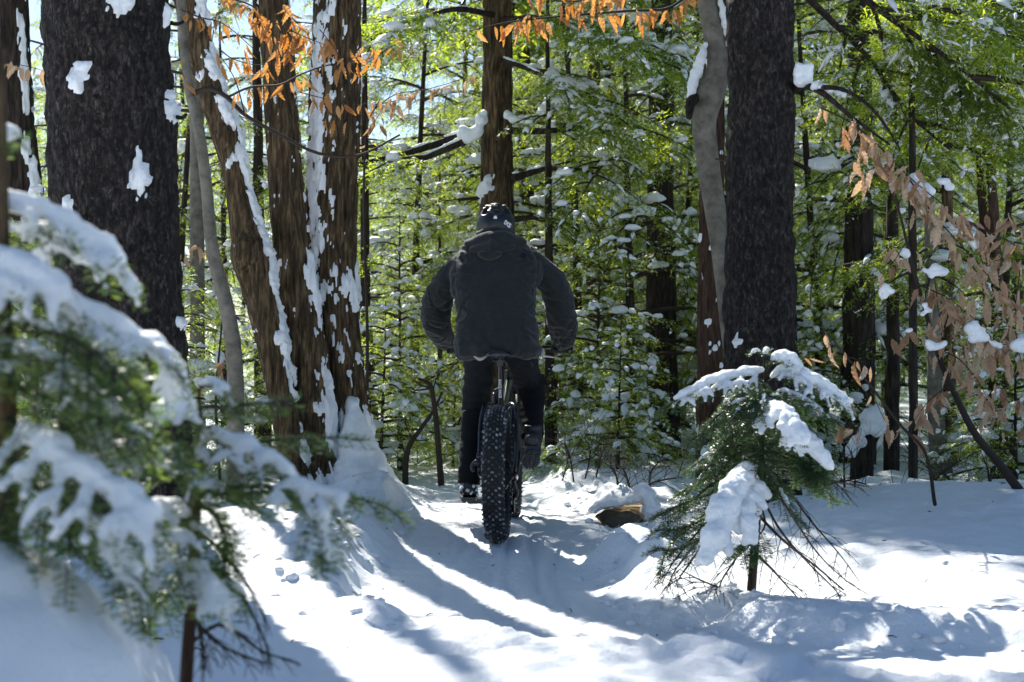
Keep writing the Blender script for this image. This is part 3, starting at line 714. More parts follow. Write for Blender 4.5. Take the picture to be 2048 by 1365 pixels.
PF = old_hemlock(64, 10.5, .12, .8, 3.4, 34, 'hemlock_tree', BK_DARK, 2.6, .3, sec=7)
PG = old_hemlock(65, 12, .14, 2.5, 3.2, 32, 'hemlock_tree', BK_DARK, 2.6, .25, sec=7)
def xw(px, d): return (px - 1024) / F * d
near = [  # the tall hemlocks listed first are added to shade the upper right
    (PG, 1062, 21.0, 1.0, .7, 'tall full-crowned hemlock, added for shade, just right of the trunk behind the rider'),
    (PG, 1180, 22.5, 1.05, 2.9, 'tall full-crowned hemlock, added for shade, far behind the right shoulder of the rider'),
    (PG, 1335, 20.5, 1.0, 4.6, 'tall full-crowned hemlock, added for shade, behind the trunk with the snow hollow'),
    (PG, 1460, 23.5, 1.05, 1.8, 'tall full-crowned hemlock, added for shade, behind the straight spruce'),
    (PB, 690, 22.5, 1.2, 1.0, 'hemlock showing through the narrow gaps beside the snow-plastered trunk'),
    (PA, 1050, 23, 1.05, 3.4, 'bright hemlock spreading behind both sides of the helmet'),
    (PB, 1350, 16.6, 1.05, 5.0, 'hemlock sweeping its boughs behind the curving beech'),
    (PB, 1110, 16.2, .72, .9, 'low bushy hemlock by the right elbow of the rider'),
    (PB, 880, 16.6, .68, 4.2, 'low bushy hemlock by the left elbow of the rider'),
    (PT, 760, 12.2, 1.0, 2.2, 'small frosted hemlock beside the cone of snow'),
    (PA, 830, 15.8, .92, .3, 'tall sunlit hemlock left of the trunk behind the rider'),
    (PA, 1155, 15.2, .95, 2.1, 'leafy hemlock glowing yellow-green over the right shoulder of the rider'),
    (PB, 1265, 13.2, 1.0, 1.2, 'dark green hemlock in front of the trunk with the snow hollow'),
    (PC, 1225, 22.5, 1.15, 4.0, 'lofty hemlock whose crown fills the top between the rider and the curving beech'),
    (PC, 905, 23.5, 1.15, 5.1, 'lofty hemlock behind the long snow-lined boughs left of the rider'),
    (PS, 800, 12.9, 1.0, .5, 'young hemlock with snow pads and one long bough, left of the rider'),
    (PS, 1195, 12.3, .95, 3.3, 'young hemlock weighed down with snow, right of the rider'),
    (PT, 1235, 11.2, .8, 1.0, 'low snow-heaped hemlock above the sawn log'),
    (PT, 905, 13.3, .7, 2.6, 'tiny snow-covered hemlock beside the left boot of the rider'),
    (PB, 755, 14.6, .66, 2.2, 'shaded hemlock under a thick snow pad, right of the plastered trunk'),
    (PA, 450, 14.5, .75, 4.1, 'frosted hemlock behind the bowing beech stem'),
    (PB, 340, 13.5, .9, 5.3, 'hemlock hidden between the thick dark spruce and the bowing beech'),
    (PS, 70, 9.6, .9, 2.0, 'snowy young hemlock in front of the trunk at the left edge'),
    (PC, 150, 16, .8, 1.5, 'thin-crowned hemlock in the bright gap left of the thick dark spruce'),
    (PB, 1650, 14.5, 1.05, 2.9, 'deep green hemlock just right of the straight spruce'),
    (PA, 1780, 15.2, 1.0, .9, 'shaded hemlock filling the gap above the broad grizzled trunk'),
    (PC, 1900, 12.5, .95, 3.7, 'dark hemlock with crossing bare limbs at the top right corner'),
    (PA, 2010, 13.8, .85, 5.8, 'hemlock behind the rusty brown trunk'),
    (PS, 1440, 15.2, 1.6, 2.2, 'blue-frosted spruce in the gap beside the red-brown trunk'),
    (PS, 1985, 10.8, .7, 4.4, 'low hemlock half buried in snow near the right edge'),
    (PB, 620, 21.5, 1.2, .4, 'hemlock seen between the twin trunks'),
    (PT, 2030, 10.0, .9, .2, 'small snow-covered hemlock cut by the right edge'),
    (PT, 350, 10.6, 1.1, 5.0, 'small frosted hemlock at the foot of the thick dark spruce'),
    (PT, 1590, 13.0, 1.1, 3.0, 'small frosted hemlock behind the straight spruce'),
    (PT, 560, 12.4, 1.0, 1.3, 'small frosted hemlock behind the base of the leaning trunk'),
]
for p, px, d, s, rot, lb in near: plant(p, xw(px, d), d, s, rot, lb)
rg = np.random.RandomState(3)
spots = []
for k in range(3000):
    d = 17.5 + 42 * rg.rand() ** 1.15; x = (rg.rand() - .5) * (d * .86 + 6)
    open_ = -.5 * d < x < -.03 * d
    if open_ and (d < 31 or rg.rand() < .05): continue
    if all((x - a) ** 2 + (d - b) ** 2 > (1.9 + d * .022) ** 2 for a, b in spots): spots.append((x, d))
    if len(spots) >= 125: break
for k, (x, d) in enumerate(spots):
    pr = (PF, PG, PF)[k % 3] if d > 23 else (PA, PC, PB)[k % 3]
    open_ = -.5 * d < x < -.03 * d
    s = (.75 + .4 * rg.rand()) * ((.5 + .006 * d) if open_ else 1.0 if d < 23 else min(1.25, .62 + d * .012))
    plant(pr, x, d, s, rg.rand() * 6.28, 'hemlock of the dense forest far behind the trail', group='hemlocks of the far forest')

# ------------------------------------------------------------------ the sawn log, shrubs and saplings
lg = thing('log', 'sawn log end with honey-brown bark poking out of the snow beside the trail', 'log', at(1240, 1040, 8.6))
mb = MB(); A = at(1205, 1046, 8.55); B = at(1279, 1024, 8.5); dirx = nrm(B - A)
Cn = at(1243, 1037, 8.25)
th = np.linspace(0, 2 * math.pi, 28, endpoint=False)
ax = nrm(np.array([.30, .95, -.02])); e1 = nrm(np.cross([0, 0, 1.], ax)); e2 = np.cross(ax, e1)
rr = .078 * (1 + .12 * np.sin(3 * th) + .05 * np.sin(7 * th))
V = np.stack([Cn + ax * s + rr[:, None] * (np.cos(th)[:, None] * e1 * 1.55 + np.sin(th)[:, None] * e2 * .75) for s in np.linspace(-.1, .5, 14)], 0)
V = V + .012 * fbm(V * np.array([30, 6, 30]), 3)[..., None] * nrm(V - (Cn + ax * ((V - Cn) @ ax)[..., None]))
mb.grid(V, wrap=True); build('bark', mb, WOODCUT, lg)
mb = MB(); rk = np.array([1, .75, .5, .25, .02])
V = np.stack([Cn + ax * (.01 - .02 * k + .004 * math.sin(40 * k)) + (rr * k)[:, None] * (np.cos(th)[:, None] * e1 * 1.55 + np.sin(th)[:, None] * e2 * .75) for k in rk], 0)
mb.grid(V[::-1], wrap=True); build('cut_end', mb, BK_BEECH, lg)
sn = MB()
for px, py, r in [(1188, 1018, 10), (1200, 1012, 10), (1213, 1008, 11), (1228, 1006, 11), (1243, 1004, 11), (1258, 1001, 11), (1268, 996, 11), (1278, 984, 13), (1288, 980, 14), (1296, 990, 14), (1300, 1003, 15), (1298, 1020, 16), (1308, 1012, 12), (1292, 1032, 12)]:
    sn.ball(at(px, py, 8.27), np.array([r * 1.1, r * 1.6, r]) / F * 8.3)
V, Q, T, _ = remesh(sn, .012, 3, .014, 16); build('snow_cap', (V, Q, T), SNOWC, lg)

def shrub(name, label, cat, stems, d, r0, seed, twigs=5, m=TWIG, tl=.18, group=None):
    """bare woody shrub: every stem a part, its fine twigs joined"""
    rg = np.random.RandomState(seed); P0 = ats(stems[0], d)
    root = thing(name, label, cat, (P0[0][0], P0[0][1], g1(P0[0][0], P0[0][1])), group)
    tw = MB()
    for st in stems:
        P = ats(st, d); P[0, 2] = min(P[0, 2], g1(P[0][0], P[0][1])) - .05
        stick(root, P, [r0, r0 * .3], m, 'stem', 6, 16); q = resample(P, 30)
        for k in range(twigs):
            i = 8 + int(20 * rg.rand()); t = nrm(q[min(29, i + 1)] - q[i - 1]); l = tl * (.5 + rg.rand())
            dd = nrm(t * .7 + nrm(rg.normal(size=3)) * .8 + [0, 0, .15]); e = q[i] + dd * l + [0, 0, -.1 * l]
            tw.tube([q[i], q[i] + dd * l * .5 + rg.normal(size=3) * .02, e], [r0 * .3, r0 * .1], 4, n=5, cap=False)
            for _ in range(2):
                tw.tube([q[i] + dd * l * .5, q[i] + dd * l * .5 + nrm(dd + rg.normal(size=3) * .7) * l * .5], [r0 * .15, r0 * .06], 3, cap=False)
    build('twigs', tw, m, root, kind='stuff'); return root
shrub('bare_sapling', 'crooked bare sapling with a snow-topped broken tip, left of the rider', 'sapling',
      [[(810, 940, 11.5), (815, 900, 11.5), (840, 860, 11.5), (868, 820, 11.4), (884, 785, 11.3)], [(884, 785, 11.3), (862, 772, 11.3), (836, 758, 11.2)]], None, .028, 31, 4)
shrub('bare_shrub', 'forked leafless shrub behind the sawn log', 'shrub', [[(1236, 1000, 9.2), (1232, 950), (1214, 925)][0:1] + [(1232, 950, 9.2), (1210, 926, 9.2)], [(1236, 1000, 9.2), (1300, 968, 9.2), (1365, 955, 9.3)], [(1265, 985, 9.3), (1250, 945, 9.3), (1232, 925, 9.3)], [(1299, 970, 9.3), (1302, 945, 9.3), (1330, 915, 9.4)]], None, .010, 32, 12, tl=.22)
shrub('bare_shrub', 'leafless brown brush against the snow between rider and log', 'shrub', [[(1150, 950, 10.4), (1135, 900, 10.4), (1110, 875, 10.4)], [(1165, 955, 10.4), (1180, 900, 10.4), (1160, 865, 10.4)], [(1190, 950, 10.3), (1205, 905, 10.3), (1225, 880, 10.3)], [(1120, 940, 10.5), (1140, 905, 10.5)]], None, .007, 33, 14, tl=.25)
shrub('bare_shrub', 'thin crossing twigs in the sunlit snow right of the little fir', 'shrub', [[(1690, 990, 8.8), (1688, 930, 8.8), (1690, 880, 8.8)], [(1708, 992, 8.8), (1710, 940, 8.8), (1702, 900, 8.8)], [(1600, 955, 8.9), (1700, 962, 8.8), (1810, 1008, 8.7)], [(1795, 1008, 8.8), (1790, 985, 8.8)], [(1940, 995, 9), (1900, 960, 9), (1870, 925, 9)], [(1975, 990, 9), (1978, 950, 9), (1960, 900, 9)]], None, .008, 34, 9, tl=.3)
shrub('bare_shrub', 'bare twigs rising from the snow under the dry beech leaves', 'shrub', [[(1840, 1000, 10), (1880, 950, 10), (1960, 900, 10)], [(1890, 985, 10), (1850, 930, 10), (1800, 910, 10)], [(2000, 985, 10), (1990, 930, 10), (2030, 880, 10)]], None, .008, 35, 10, tl=.3)
st = thing('snowy_stump', 'small broken stump wearing a ball of snow, behind the little fir', 'stump', (*at(1740, 900, 10.6)[:2], g1(*at(1740, 900, 10.6)[:2])))
mb = MB(); b0 = at(1722, 940, 10.6); mb.tube([b0 - [0, 0, .2], at(1728, 895, 10.6), at(1745, 868, 10.6), at(1760, 845, 10.6)], [.09, .08, .06, .05], 10, n=14); mb.tube([at(1728, 895, 10.6), at(1705, 862, 10.5), at(1690, 850, 10.5)], [.05, .03], 8, n=8)
build('stump_wood', mb, BK_DARK, st)
sn = MB()
for px, py, r in [(1738, 838, 19), (1752, 832, 17), (1762, 850, 16), (1746, 856, 17), (1730, 858, 14), (1718, 880, 14), (1708, 893, 12), (1700, 905, 12)]: sn.ball(at(px, py, 10.5), [r / F * 10.5] * 3)
V, Q, T, _ = remesh(sn, .013, 2, .028, 11); build('snow_cap', (V, Q, T), SNOWC, st)

lt = MB(); rl_ = np.random.RandomState(88)
for k in range(150):
    y = rl_.uniform(3.6, 11); x = rl_.uniform(-.36, .38) * y; z = float(gh(np.array([x]), np.array([y]), True)[0]) + .003
    a = rl_.rand() * 6.28; l = rl_.uniform(.008, .05); e = np.array([math.cos(a) * l, math.sin(a) * l, rl_.uniform(-.2, .3) * l])
    lt.tube([[x, y, z], np.array([x, y, z + .004]) + e * .5, np.array([x, y, z]) + e], [.0022, .002, .001], 4)
build('twig_litter', lt, TWIG, kind='stuff')

# ------------------------------------------------------------------ firs built needle by needle
def needles(mb, P, D, Nn, nl, nw, rg, fwd=.45, lift=.25):
    n = len(P); side = np.where(np.arange(n) % 2 == 0, 1., -1.)[:, None]; lat = nrm(np.cross(D, Nn))
    d = nrm(D * fwd + lat * side + Nn * (lift + .35 * rg.normal(size=(n, 1))) + rg.normal(size=(n, 3)) * .12)
    pr = nrm(np.cross(d, Nn + rg.normal(size=(n, 3)) * .3)); l = nl * (.75 + .45 * rg.rand(n, 1)); w = nw * .5
    m_ = P + d * l * .55
    V = np.stack([P, m_ + pr * w, P + d * l, m_ - pr * w], 1).reshape(-1, 3)
    mb.add(V, Q=np.arange(n * 4).reshape(n, 4))
def fir_bough(root, P, rg, r0=.006, twl=.16, ntw=10, nl=.024, nw=.0034, sp=.0034, droop=.25, snow=None, snow_m=None, voxel=.006, bare=.12, name='bough', fing=.75, nm=None, fol=True):
    """bough > needles, snow_cap; P is the wood line from the stem outwards"""
    q = resample(P, 40); wood = MB(); wood.tube(q, np.linspace(r0, r0 * .3, 40), 6); nd = MB(); sn = MB()
    up = np.array([0, 0, 1.]); Ltot = np.linalg.norm(np.diff(q, axis=0), axis=1).sum()
    lines = [(q[int(bare * 39):], 1, 0)]
    for k in range(ntw):
        f = bare + (.97 - bare) * (k + .6 * rg.rand()) / ntw; i = min(38, int(f * 39)); t = nrm(q[i + 1] - q[i]); lat = nrm(np.cross(t, up))
        sg = 1 if k % 2 else -1; l = twl * (1 - .65 * f) * (.7 + .5 * rg.rand())
        d = nrm(t * .75 + lat * sg * .8 - up * droop * (.5 + rg.rand())); e = q[i] + d * l - up * l * droop * .6
        line = resample([q[i], q[i] + d * l * .5, e], 8); wood.tube(line, [r0 * .35, r0 * .18], 4); lines.append((line, 0, f))
        if l > twl * .45:
            for s2 in (1, -1):
                b = line[3]; d2 = nrm(d + s2 * nrm(np.cross(d, up)) * .8); l2 = l * .45; ln2 = resample([b, b + d2 * l2 * .5, b + d2 * l2 - up * l2 * .2], 6)
                wood.tube(ln2, [r0 * .25, r0 * .15], 3); lines.append((ln2, 0, f))
    bo = build(name, wood, TWIG, root)
    if fol:
        for ln, main, f in lines:
            seg = np.linalg.norm(np.diff(ln, axis=0), axis=1); L_ = seg.sum(); n = max(4, int(L_ / sp))
            cum = np.r_[0, np.cumsum(seg)]; s = np.linspace(0, L_, n); Pn = np.stack([np.interp(s, cum, ln[:, c]) for c in range(3)], 1)
            D = nrm(np.gradient(Pn, axis=0)); lat = nrm(np.cross(D, up)); Nn = nrm(np.cross(lat, D))
            needles(nd, Pn, D, Nn, nl, nw, rg); 
            needles(nd, Pn + D * sp * .5, D, Nn, nl * .8, nw, rg, .7, .6)
        build('needles', nd, nm or FIR, bo, smooth=False, kind='stuff')
    if snow:
        for (a, b, r) in snow:
            for k in range(int(a * 39), min(40, int(b * 39) + 1)):
                w = math.sin(math.pi * min(1, max(0, (k / 39 - a) / max(b - a, .01))) ** .8) ** .45 if b > a else 1
                rr = r * (.55 + .45 * w) * (1 + .35 * perlin(np.array([[k * .33, r * 900, P[0][0] * 9]]))[0])
                sn.ball(q[k] + up * rr * .55, [rr, rr, rr * .8], 1)
            for ln, main, f in lines[1:]:
                if a - .02 <= f <= b and rg.rand() < fing:
                    for j in range(1, len(ln)):
                        rr = r * .62 * (1 - .55 * j / len(ln)); sn.ball(ln[j] + up * rr * .5, [rr, rr, rr * .8], 1)
        V, Q, T, _ = remesh(sn, voxel, 2, voxel * .85, 34); build('snow_cap', (V, Q, T), snow_m or SNOWC, bo, kind='stuff')
    return bo

rg = np.random.RandomState(21)
D0 = 5.5
fx, fy = at(1503, 1215, D0)[:2]
fr = thing('fir_sapling', 'little fir bowed under fat snow pads at the right of the trail', 'tree', (fx, fy, g1(fx, fy)))
mb = MB(); mb.tube(ats([(1500, 1245), (1503, 1180), (1512, 1060), (1522, 930), (1528, 830), (1530, 760), (1527, 705)], D0), [.019, .018, .016, .013, .009, .006, .003], 10, n=50); build('trunk', mb, BK_DARK, fr)
FB = [  # wood line (px, py, distance), snow spans
    ([(1528, 745, 5.5), (1480, 752, 5.42), (1420, 768, 5.35), (1365, 795, 5.3), (1318, 822, 5.28)], [(.05, .86, .026)], 12, .17),
    ([(1529, 770, 5.5), (1570, 745, 5.45), (1620, 762, 5.38), (1668, 790, 5.35), (1705, 815, 5.33)], [(.12, .97, .028)], 12, .17),
    ([(1527, 712, 5.5), (1515, 705, 5.48), (1505, 704, 5.46)], [(.3, 1, .012)], 2, .05),
    ([(1527, 712, 5.5), (1532, 703, 5.46), (1540, 702, 5.44)], [(.2, 1, .012)], 2, .05),
    ([(1528, 745, 5.5), (1550, 722, 5.46), (1580, 724, 5.42), (1600, 745, 5.4)], [(.35, 1, .028)], 6, .09),
    ([(1527, 800, 5.5), (1560, 785, 5.4), (1610, 800, 5.3), (1660, 835, 5.28), (1690, 860, 5.27)], [(.25, .75, .014)], 10, .15),
    ([(1526, 830, 5.5), (1540, 825, 5.35), (1565, 838, 5.2), (1590, 865, 5.1), (1610, 895, 5.05)], [(.3, .98, .046)], 8, .15),
    ([(1524, 870, 5.5), (1570, 865, 5.35), (1615, 890, 5.25), (1645, 925, 5.2), (1668, 950, 5.18)], [(.42, .95, .040)], 9, .15),
    ([(1526, 800, 5.5), (1490, 800, 5.38), (1450, 820, 5.3), (1410, 860, 5.26), (1390, 905, 5.25)], [(.3, .5, .012)], 12, .16),
    ([(1524, 850, 5.5), (1490, 850, 5.5), (1450, 880, 5.5), (1420, 930, 5.5), (1395, 965, 5.5)], [(.6, .8, .010)], 12, .16),
    ([(1520, 900, 5.5), (1480, 900, 5.55), (1430, 940, 5.6), (1370, 980, 5.62), (1340, 1000, 5.62)], [(.35, .7, .016)], 10, .15),
    ([(1520, 905, 5.5), (1490, 960, 5.3), (1462, 1010, 5.15), (1435, 1075, 5.06), (1412, 1130, 5.0)], [(.28, 1.0, .058)], 10, .17),
    ([(1521, 930, 5.5), (1495, 985, 5.25), (1490, 1030, 5.12), (1502, 1075, 5.05), (1512, 1105, 5.02)], [(.38, .95, .042)], 8, .13),
    ([(1518, 905, 5.5), (1455, 945, 5.6), (1380, 1005, 5.55), (1320, 1050, 5.5), (1298, 1075, 5.5)], [(.8, .95, .016)], 12, .16),
    ([(1516, 960, 5.5), (1450, 1000, 5.65), (1370, 1060, 5.6), (1330, 1110, 5.58), (1318, 1160, 5.58)], [], 14, .15),
    ([(1520, 885, 5.5), (1545, 905, 5.55), (1590, 950, 5.65), (1640, 990, 5.7), (1700, 1010, 5.7)], [], 9, .10),
    ([(1528, 780, 5.5), (1530, 790, 5.35), (1520, 815, 5.25), (1505, 850, 5.2)], [(.4, .7, .010)], 8, .13),
    ([(1528, 770, 5.5), (1500, 768, 5.6), (1470, 785, 5.7), (1440, 820, 5.75)], [(.3, .8, .016)], 8, .13),
]
for pts, sn_, ntw, twl in FB:
    fir_bough(fr, ats(pts), rg, .0055, twl, ntw, snow=sn_ or None, droop=.35)
for k in range(16):   # shaded inner boughs
    z_ = np.interp(k / 15, [0, 1], [790, 960]); az = k * 2.4 + .4; l_ = .20 + .16 * k / 15
    p0 = at(1527 - (z_ - 705) * .06, z_, D0); dv = np.array([math.cos(az), math.sin(az), 0])
    fir_bough(fr, np.array([p0, p0 + dv * l_ * .5 + [0, 0, -.01], p0 + dv * l_ + [0, 0, -.09 - .06 * rg.rand()]]), rg, .0045, .13, 9, droop=.4, snow=[(.5, .75, .009)] if k % 3 == 0 else None)
for a in [[(1517, 965), (1440, 1020), (1370, 1055), (1310, 1062)], [(1517, 975), (1430, 1060), (1350, 1100), (1305, 1095)], [(1518, 940), (1430, 985), (1360, 1010), (1305, 1040)], [(1520, 900), (1570, 915), (1620, 945), (1655, 975)], [(1521, 890), (1580, 890), (1640, 930), (1680, 940)], [(1516, 1000), (1530, 1050), (1500, 1090), (1470, 1120)]]:
    fir_bough(fr, ats([(x_, y_, 5.5 - .08 * i_) for i_, (x_, y_) in enumerate(a)]), rg, .005, .15, 12, droop=.35, bare=.45)
# bare drooping lower limbs
for pts in [[(1522, 925), (1560, 960), (1620, 1040), (1680, 1110), (1718, 1162)], [(1521, 940), (1570, 1010), (1630, 1100), (1690, 1160), (1745, 1195)],
            [(1519, 985), (1560, 1060), (1620, 1130), (1670, 1180), (1690, 1215)], [(1516, 1030), (1560, 1075), (1640, 1140), (1700, 1190), (1770, 1215)],
            [(1514, 1110), (1545, 1140), (1590, 1190), (1620, 1220)], [(1512, 1060), (1470, 1120), (1440, 1180), (1490, 1200)], [(1505, 1195), (1450, 1180), (1400, 1160), (1360, 1140)],
            [(1518, 940), (1470, 990), (1400, 1060), (1350, 1120), (1320, 1175)], [(1518, 960), (1470, 1010), (1390, 1090), (1345, 1150), (1340, 1180)],
            [(1517, 965), (1462, 1030), (1410, 1085), (1370, 1140), (1350, 1170)], [(1519, 920), (1600, 930), (1660, 960), (1740, 975)]]:
    d = 5.5 + rg.normal() * .06
    P = ats([(a, b, d + .05 * i * rg.normal()) for i, (a, b) in enumerate(pts)])
    b = fir_bough(fr, P, rg, .0058, .20, 9, droop=.35, fol=False, name='bare_branch')

# ------------------------------------------------------------------ blurred fir at the left, close to the camera
rg = np.random.RandomState(22)
nf = thing('fir_tree', 'out-of-focus fir with thick snow on its boughs, filling the left edge close up', 'tree', (*at(-10, 1000, 2.1)[:2], .25))
mb = MB(); mb.tube(ats([(-4, 1400), (0, 900), (-8, 500), (-10, 100)], 2.1), [.028, .026, .02, .014], 12, n=30); build('trunk', mb, BK_HEM, nf)
NB = [
    ([(-60, 405, 2.1), (60, 425, 2.15), (140, 470, 2.2), (205, 500, 2.22), (250, 560, 2.25)], [(0, 1, 0.0215)], 10, .14),
    ([(-60, 270, 2.1), (0, 268, 2.12), (40, 280, 2.14)], [(.3, 1, 0.0116)], 4, .06),
    ([(-60, 525, 2.1), (30, 545, 2.05), (90, 575, 2.03), (130, 600, 2.02)], [(0, 1, 0.0265)], 8, .14),
    ([(-10, 580, 2.1), (120, 610, 2.15), (220, 660, 2.2), (310, 705, 2.25), (365, 770, 2.28)], [(.1, 1, 0.0215)], 14, .17),
    ([(-10, 690, 2.1), (60, 705, 2.05), (140, 745, 2.02), (220, 800, 2.0)], [(.0, .85, 0.0141)], 12, .16),
    ([(0, 640, 2.1), (100, 660, 2.0), (180, 700, 1.96), (250, 760, 1.94), (300, 830, 1.94)], [(.1, .5, 0.0116)], 14, .18),
    ([(0, 760, 2.1), (110, 800, 2.1), (240, 850, 2.15), (340, 900, 2.2)], [(.3, .55, 0.0116), (.7, .9, 0.0100)], 14, .18),
    ([(0, 830, 2.1), (90, 900, 2.0), (180, 960, 1.95), (260, 1010, 1.93), (330, 1060, 1.92)], [(.25, .95, 0.0249)], 14, .19),
    ([(0, 900, 2.1), (80, 980, 2.05), (170, 1040, 2.0), (240, 1110, 2.0), (300, 1200, 2.0)], [(.55, .9, 0.0166)], 14, .19),
    ([(0, 860, 2.1), (60, 950, 2.2), (120, 1050, 2.25), (160, 1120, 2.3)], [], 12, .17),
    ([(0, 700, 2.1), (80, 740, 2.2), (200, 800, 2.3), (300, 860, 2.35), (380, 900, 2.4)], [(.5, .8, 0.0100)], 14, .18),
]
for pts, sn_, ntw, twl in NB:
    fir_bough(nf, ats(pts), rg, .006, twl, ntw, nl=.024, nw=.0032, sp=.0052, droop=.42, snow=sn_ or None, voxel=.007, nm=FIRL, bare=.03)
n2 = thing('fir_sapling', 'out-of-focus slender fir sapling with red-brown stem and snow pads, front left', 'tree', (*at(375, 1365, 2.5)[:2], .2))
mb = MB(); mb.tube(ats([(366, 1480), (372, 1365), (384, 1180), (394, 1000), (400, 860), (398, 780)], 2.5), [.012, .012, .011, .009, .006, .003], 10, n=30); build('trunk', mb, BK_RED, n2)
NB = [
    ([(398, 775, 2.5), (425, 770, 2.5), (462, 792, 2.5)], [(.05, .95, 0.0122)], 4, .06),
    ([(400, 815, 2.5), (460, 812, 2.5), (530, 805, 2.5), (595, 800, 2.5)], [(.2, .9, 0.0053)], 10, .07),
    ([(396, 850, 2.5), (360, 822, 2.45), (335, 825, 2.42), (305, 845, 2.4)], [(.2, 1, 0.0227)], 5, .10),
    ([(397, 860, 2.5), (440, 880, 2.45), (500, 905, 2.42), (560, 940, 2.4), (590, 975, 2.4)], [(.1, .98, 0.0193)], 11, .13),
    ([(396, 930, 2.5), (470, 890, 2.6), (560, 880, 2.65), (660, 875, 2.7), (740, 880, 2.72)], [(.15, .4, 0.0105)], 14, .10),
    ([(394, 980, 2.5), (480, 975, 2.4), (560, 975, 2.35), (640, 995, 2.32), (705, 1005, 2.3)], [(.62, .98, 0.0175)], 12, .13),
    ([(394, 990, 2.5), (560, 985, 2.6), (660, 990, 2.7), (760, 1010, 2.75), (820, 1050, 2.78)], [], 14, .09),
    ([(640, 990, 2.32), (645, 1040, 2.3), (650, 1090, 2.3), (640, 1130, 2.3)], [(.0, .7, 0.0140)], 6, .08),
    ([(390, 960, 2.5), (330, 930, 2.4), (250, 905, 2.35), (170, 905, 2.3)], [(.2, .95, 0.0209)], 12, .15),
    ([(390, 1040, 2.5), (330, 1030, 2.4), (270, 1050, 2.35), (225, 1090, 2.3)], [(.2, .9, 0.0227)], 11, .15),
    ([(388, 1090, 2.5), (340, 1110, 2.4), (290, 1170, 2.35), (262, 1270, 2.33)], [(.3, .95, 0.0193)], 11, .14),
    ([(386, 1130, 2.5), (400, 1150, 2.4), (420, 1190, 2.35), (430, 1240, 2.33)], [(.2, .95, 0.0193)], 9, .12),
    ([(386, 1150, 2.5), (350, 1180, 2.55), (310, 1220, 2.6), (290, 1280, 2.6)], [], 11, .14),
    ([(394, 1010, 2.5), (430, 1030, 2.5), (450, 1080, 2.5), (450, 1130, 2.5)], [], 9, .12),
]
for pts, sn_, ntw, twl in NB:
    fir_bough(n2, ats(pts), rg, .0045, twl, ntw, nl=.024, nw=.0032, sp=.0052, droop=.4, snow=sn_ or None, voxel=.007, nm=FIRL, bare=.05)
for pts in [[(380, 1230), (440, 1290), (540, 1330)], [(384, 1180), (440, 1140), (520, 1260), (545, 1340)], [(378, 1290), (440, 1250), (520, 1300), (600, 1330)], [(380, 1220), (400, 1260), (412, 1340)], [(390, 1060), (440, 1100), (500, 1180), (540, 1260)]]:
    fir_bough(n2, ats([(a, b, 2.5) for a, b in pts]), rg, .004, .12, 8, droop=.2, fol=False, name='bare_branch')
sm_ = thing('snow_mound', 'blurred rounded snow mound in the bottom left corner under the close fir', 'snow mound', (-.8, 1.95, .2))
mb = MB(); c = at(-100, 1505, 2.0)
for dx, dy, dz, r in [(0, 0, 0, .30), (-.2, .1, .02, .3), (.06, .05, -.12, .30), (0, .2, -.1, .3), (.1, -.15, -.25, .3), (-.15, -.2, -.1, .3)]: mb.ball(c + [dx, dy, dz], [r, r, r], 3)
V, Q, T, _ = remesh(mb, .02, 8, .02, 6); build('mound_snow', (V, Q, T), SNOWC, sm_)

# ------------------------------------------------------------------ dry beech leaves
BLEAFO = leaf_mat('backlit_beech_leaf', (.27, .14, .06), (.48, .30, .16), (.58, .22, .03), (.74, .38, .10), .46, .6, .2)  # same dry leaf, backlight painted in as a stronger orange
def leaf_mesh(seed, m=None):
    rg = np.random.RandomState(seed); n = 11; t = np.linspace(0, 1, n)
    w = .21 * np.sin(math.pi * np.clip(t, .0, 1) ** .8) ** .8 * (1 - .25 * t); w[0] = .012; w[-1] = .004
    cv = rg.uniform(-.6, .8); tw = rg.uniform(-1.0, 1.0); fold = rg.uniform(.35, .9)
    z = -t; y = cv * t * t * .6
    rib = np.where(np.arange(n) % 2 == 0, 1, -1) * .026
    V = []
    for k in range(n):
        a = tw * t[k]; c, s = math.cos(a), math.sin(a); wf = w[k]
        for sx in (-1, 0, 1):
            px_ = sx * wf * math.cos(fold); py_ = abs(sx) * wf * math.sin(fold) + (rib[k] if sx else 0)
            V.append((px_ * c - py_ * s, px_ * s + py_ * c + y[k], z[k] - (.05 if sx else 0) * (1 - t[k])))
    mb = MB(); mb.grid(np.array(V).reshape(n, 3, 3)); Vv, q, tt = mb.arrays(); return mesh_from('leaf', Vv, q, tt, m or BLEAF, False)
LEAF = [leaf_mesh(50 + k) for k in range(10)]; LEAFO = [leaf_mesh(70 + k, BLEAFO) for k in range(10)]
BACKLIT = []
def leaves(root, line, d, n, size, rg, spread=.034, t0=0.05):
    q = resample(ats(line, d), 80); base = root_of(root)
    for k in range(n):
        i = int(79 * (t0 + (1 - t0) * (k + rg.rand() * .8) / n)); p = q[min(i, 79)] + rg.normal(size=3) * np.array([spread, spread, spread * .6]) - [0, 0, .008]
        o = bpy.data.objects.new('leaf', (LEAFO if root in BACKLIT else LEAF)[rg.randint(10)]); COL.objects.link(o); o.parent = root
        o.location = p - base; s = size * (.55 + .65 * rg.rand()); o.scale = (s * (.8 + .4 * rg.rand()), s, s)
        o.rotation_euler = (rg.normal() * .38, rg.normal() * .36, rg.rand() * 6.28)
def twigline(root, line, d, r):
    stick(root, ats(line, d), [r, r * .3], TWIG, 'twig', 5, 26)

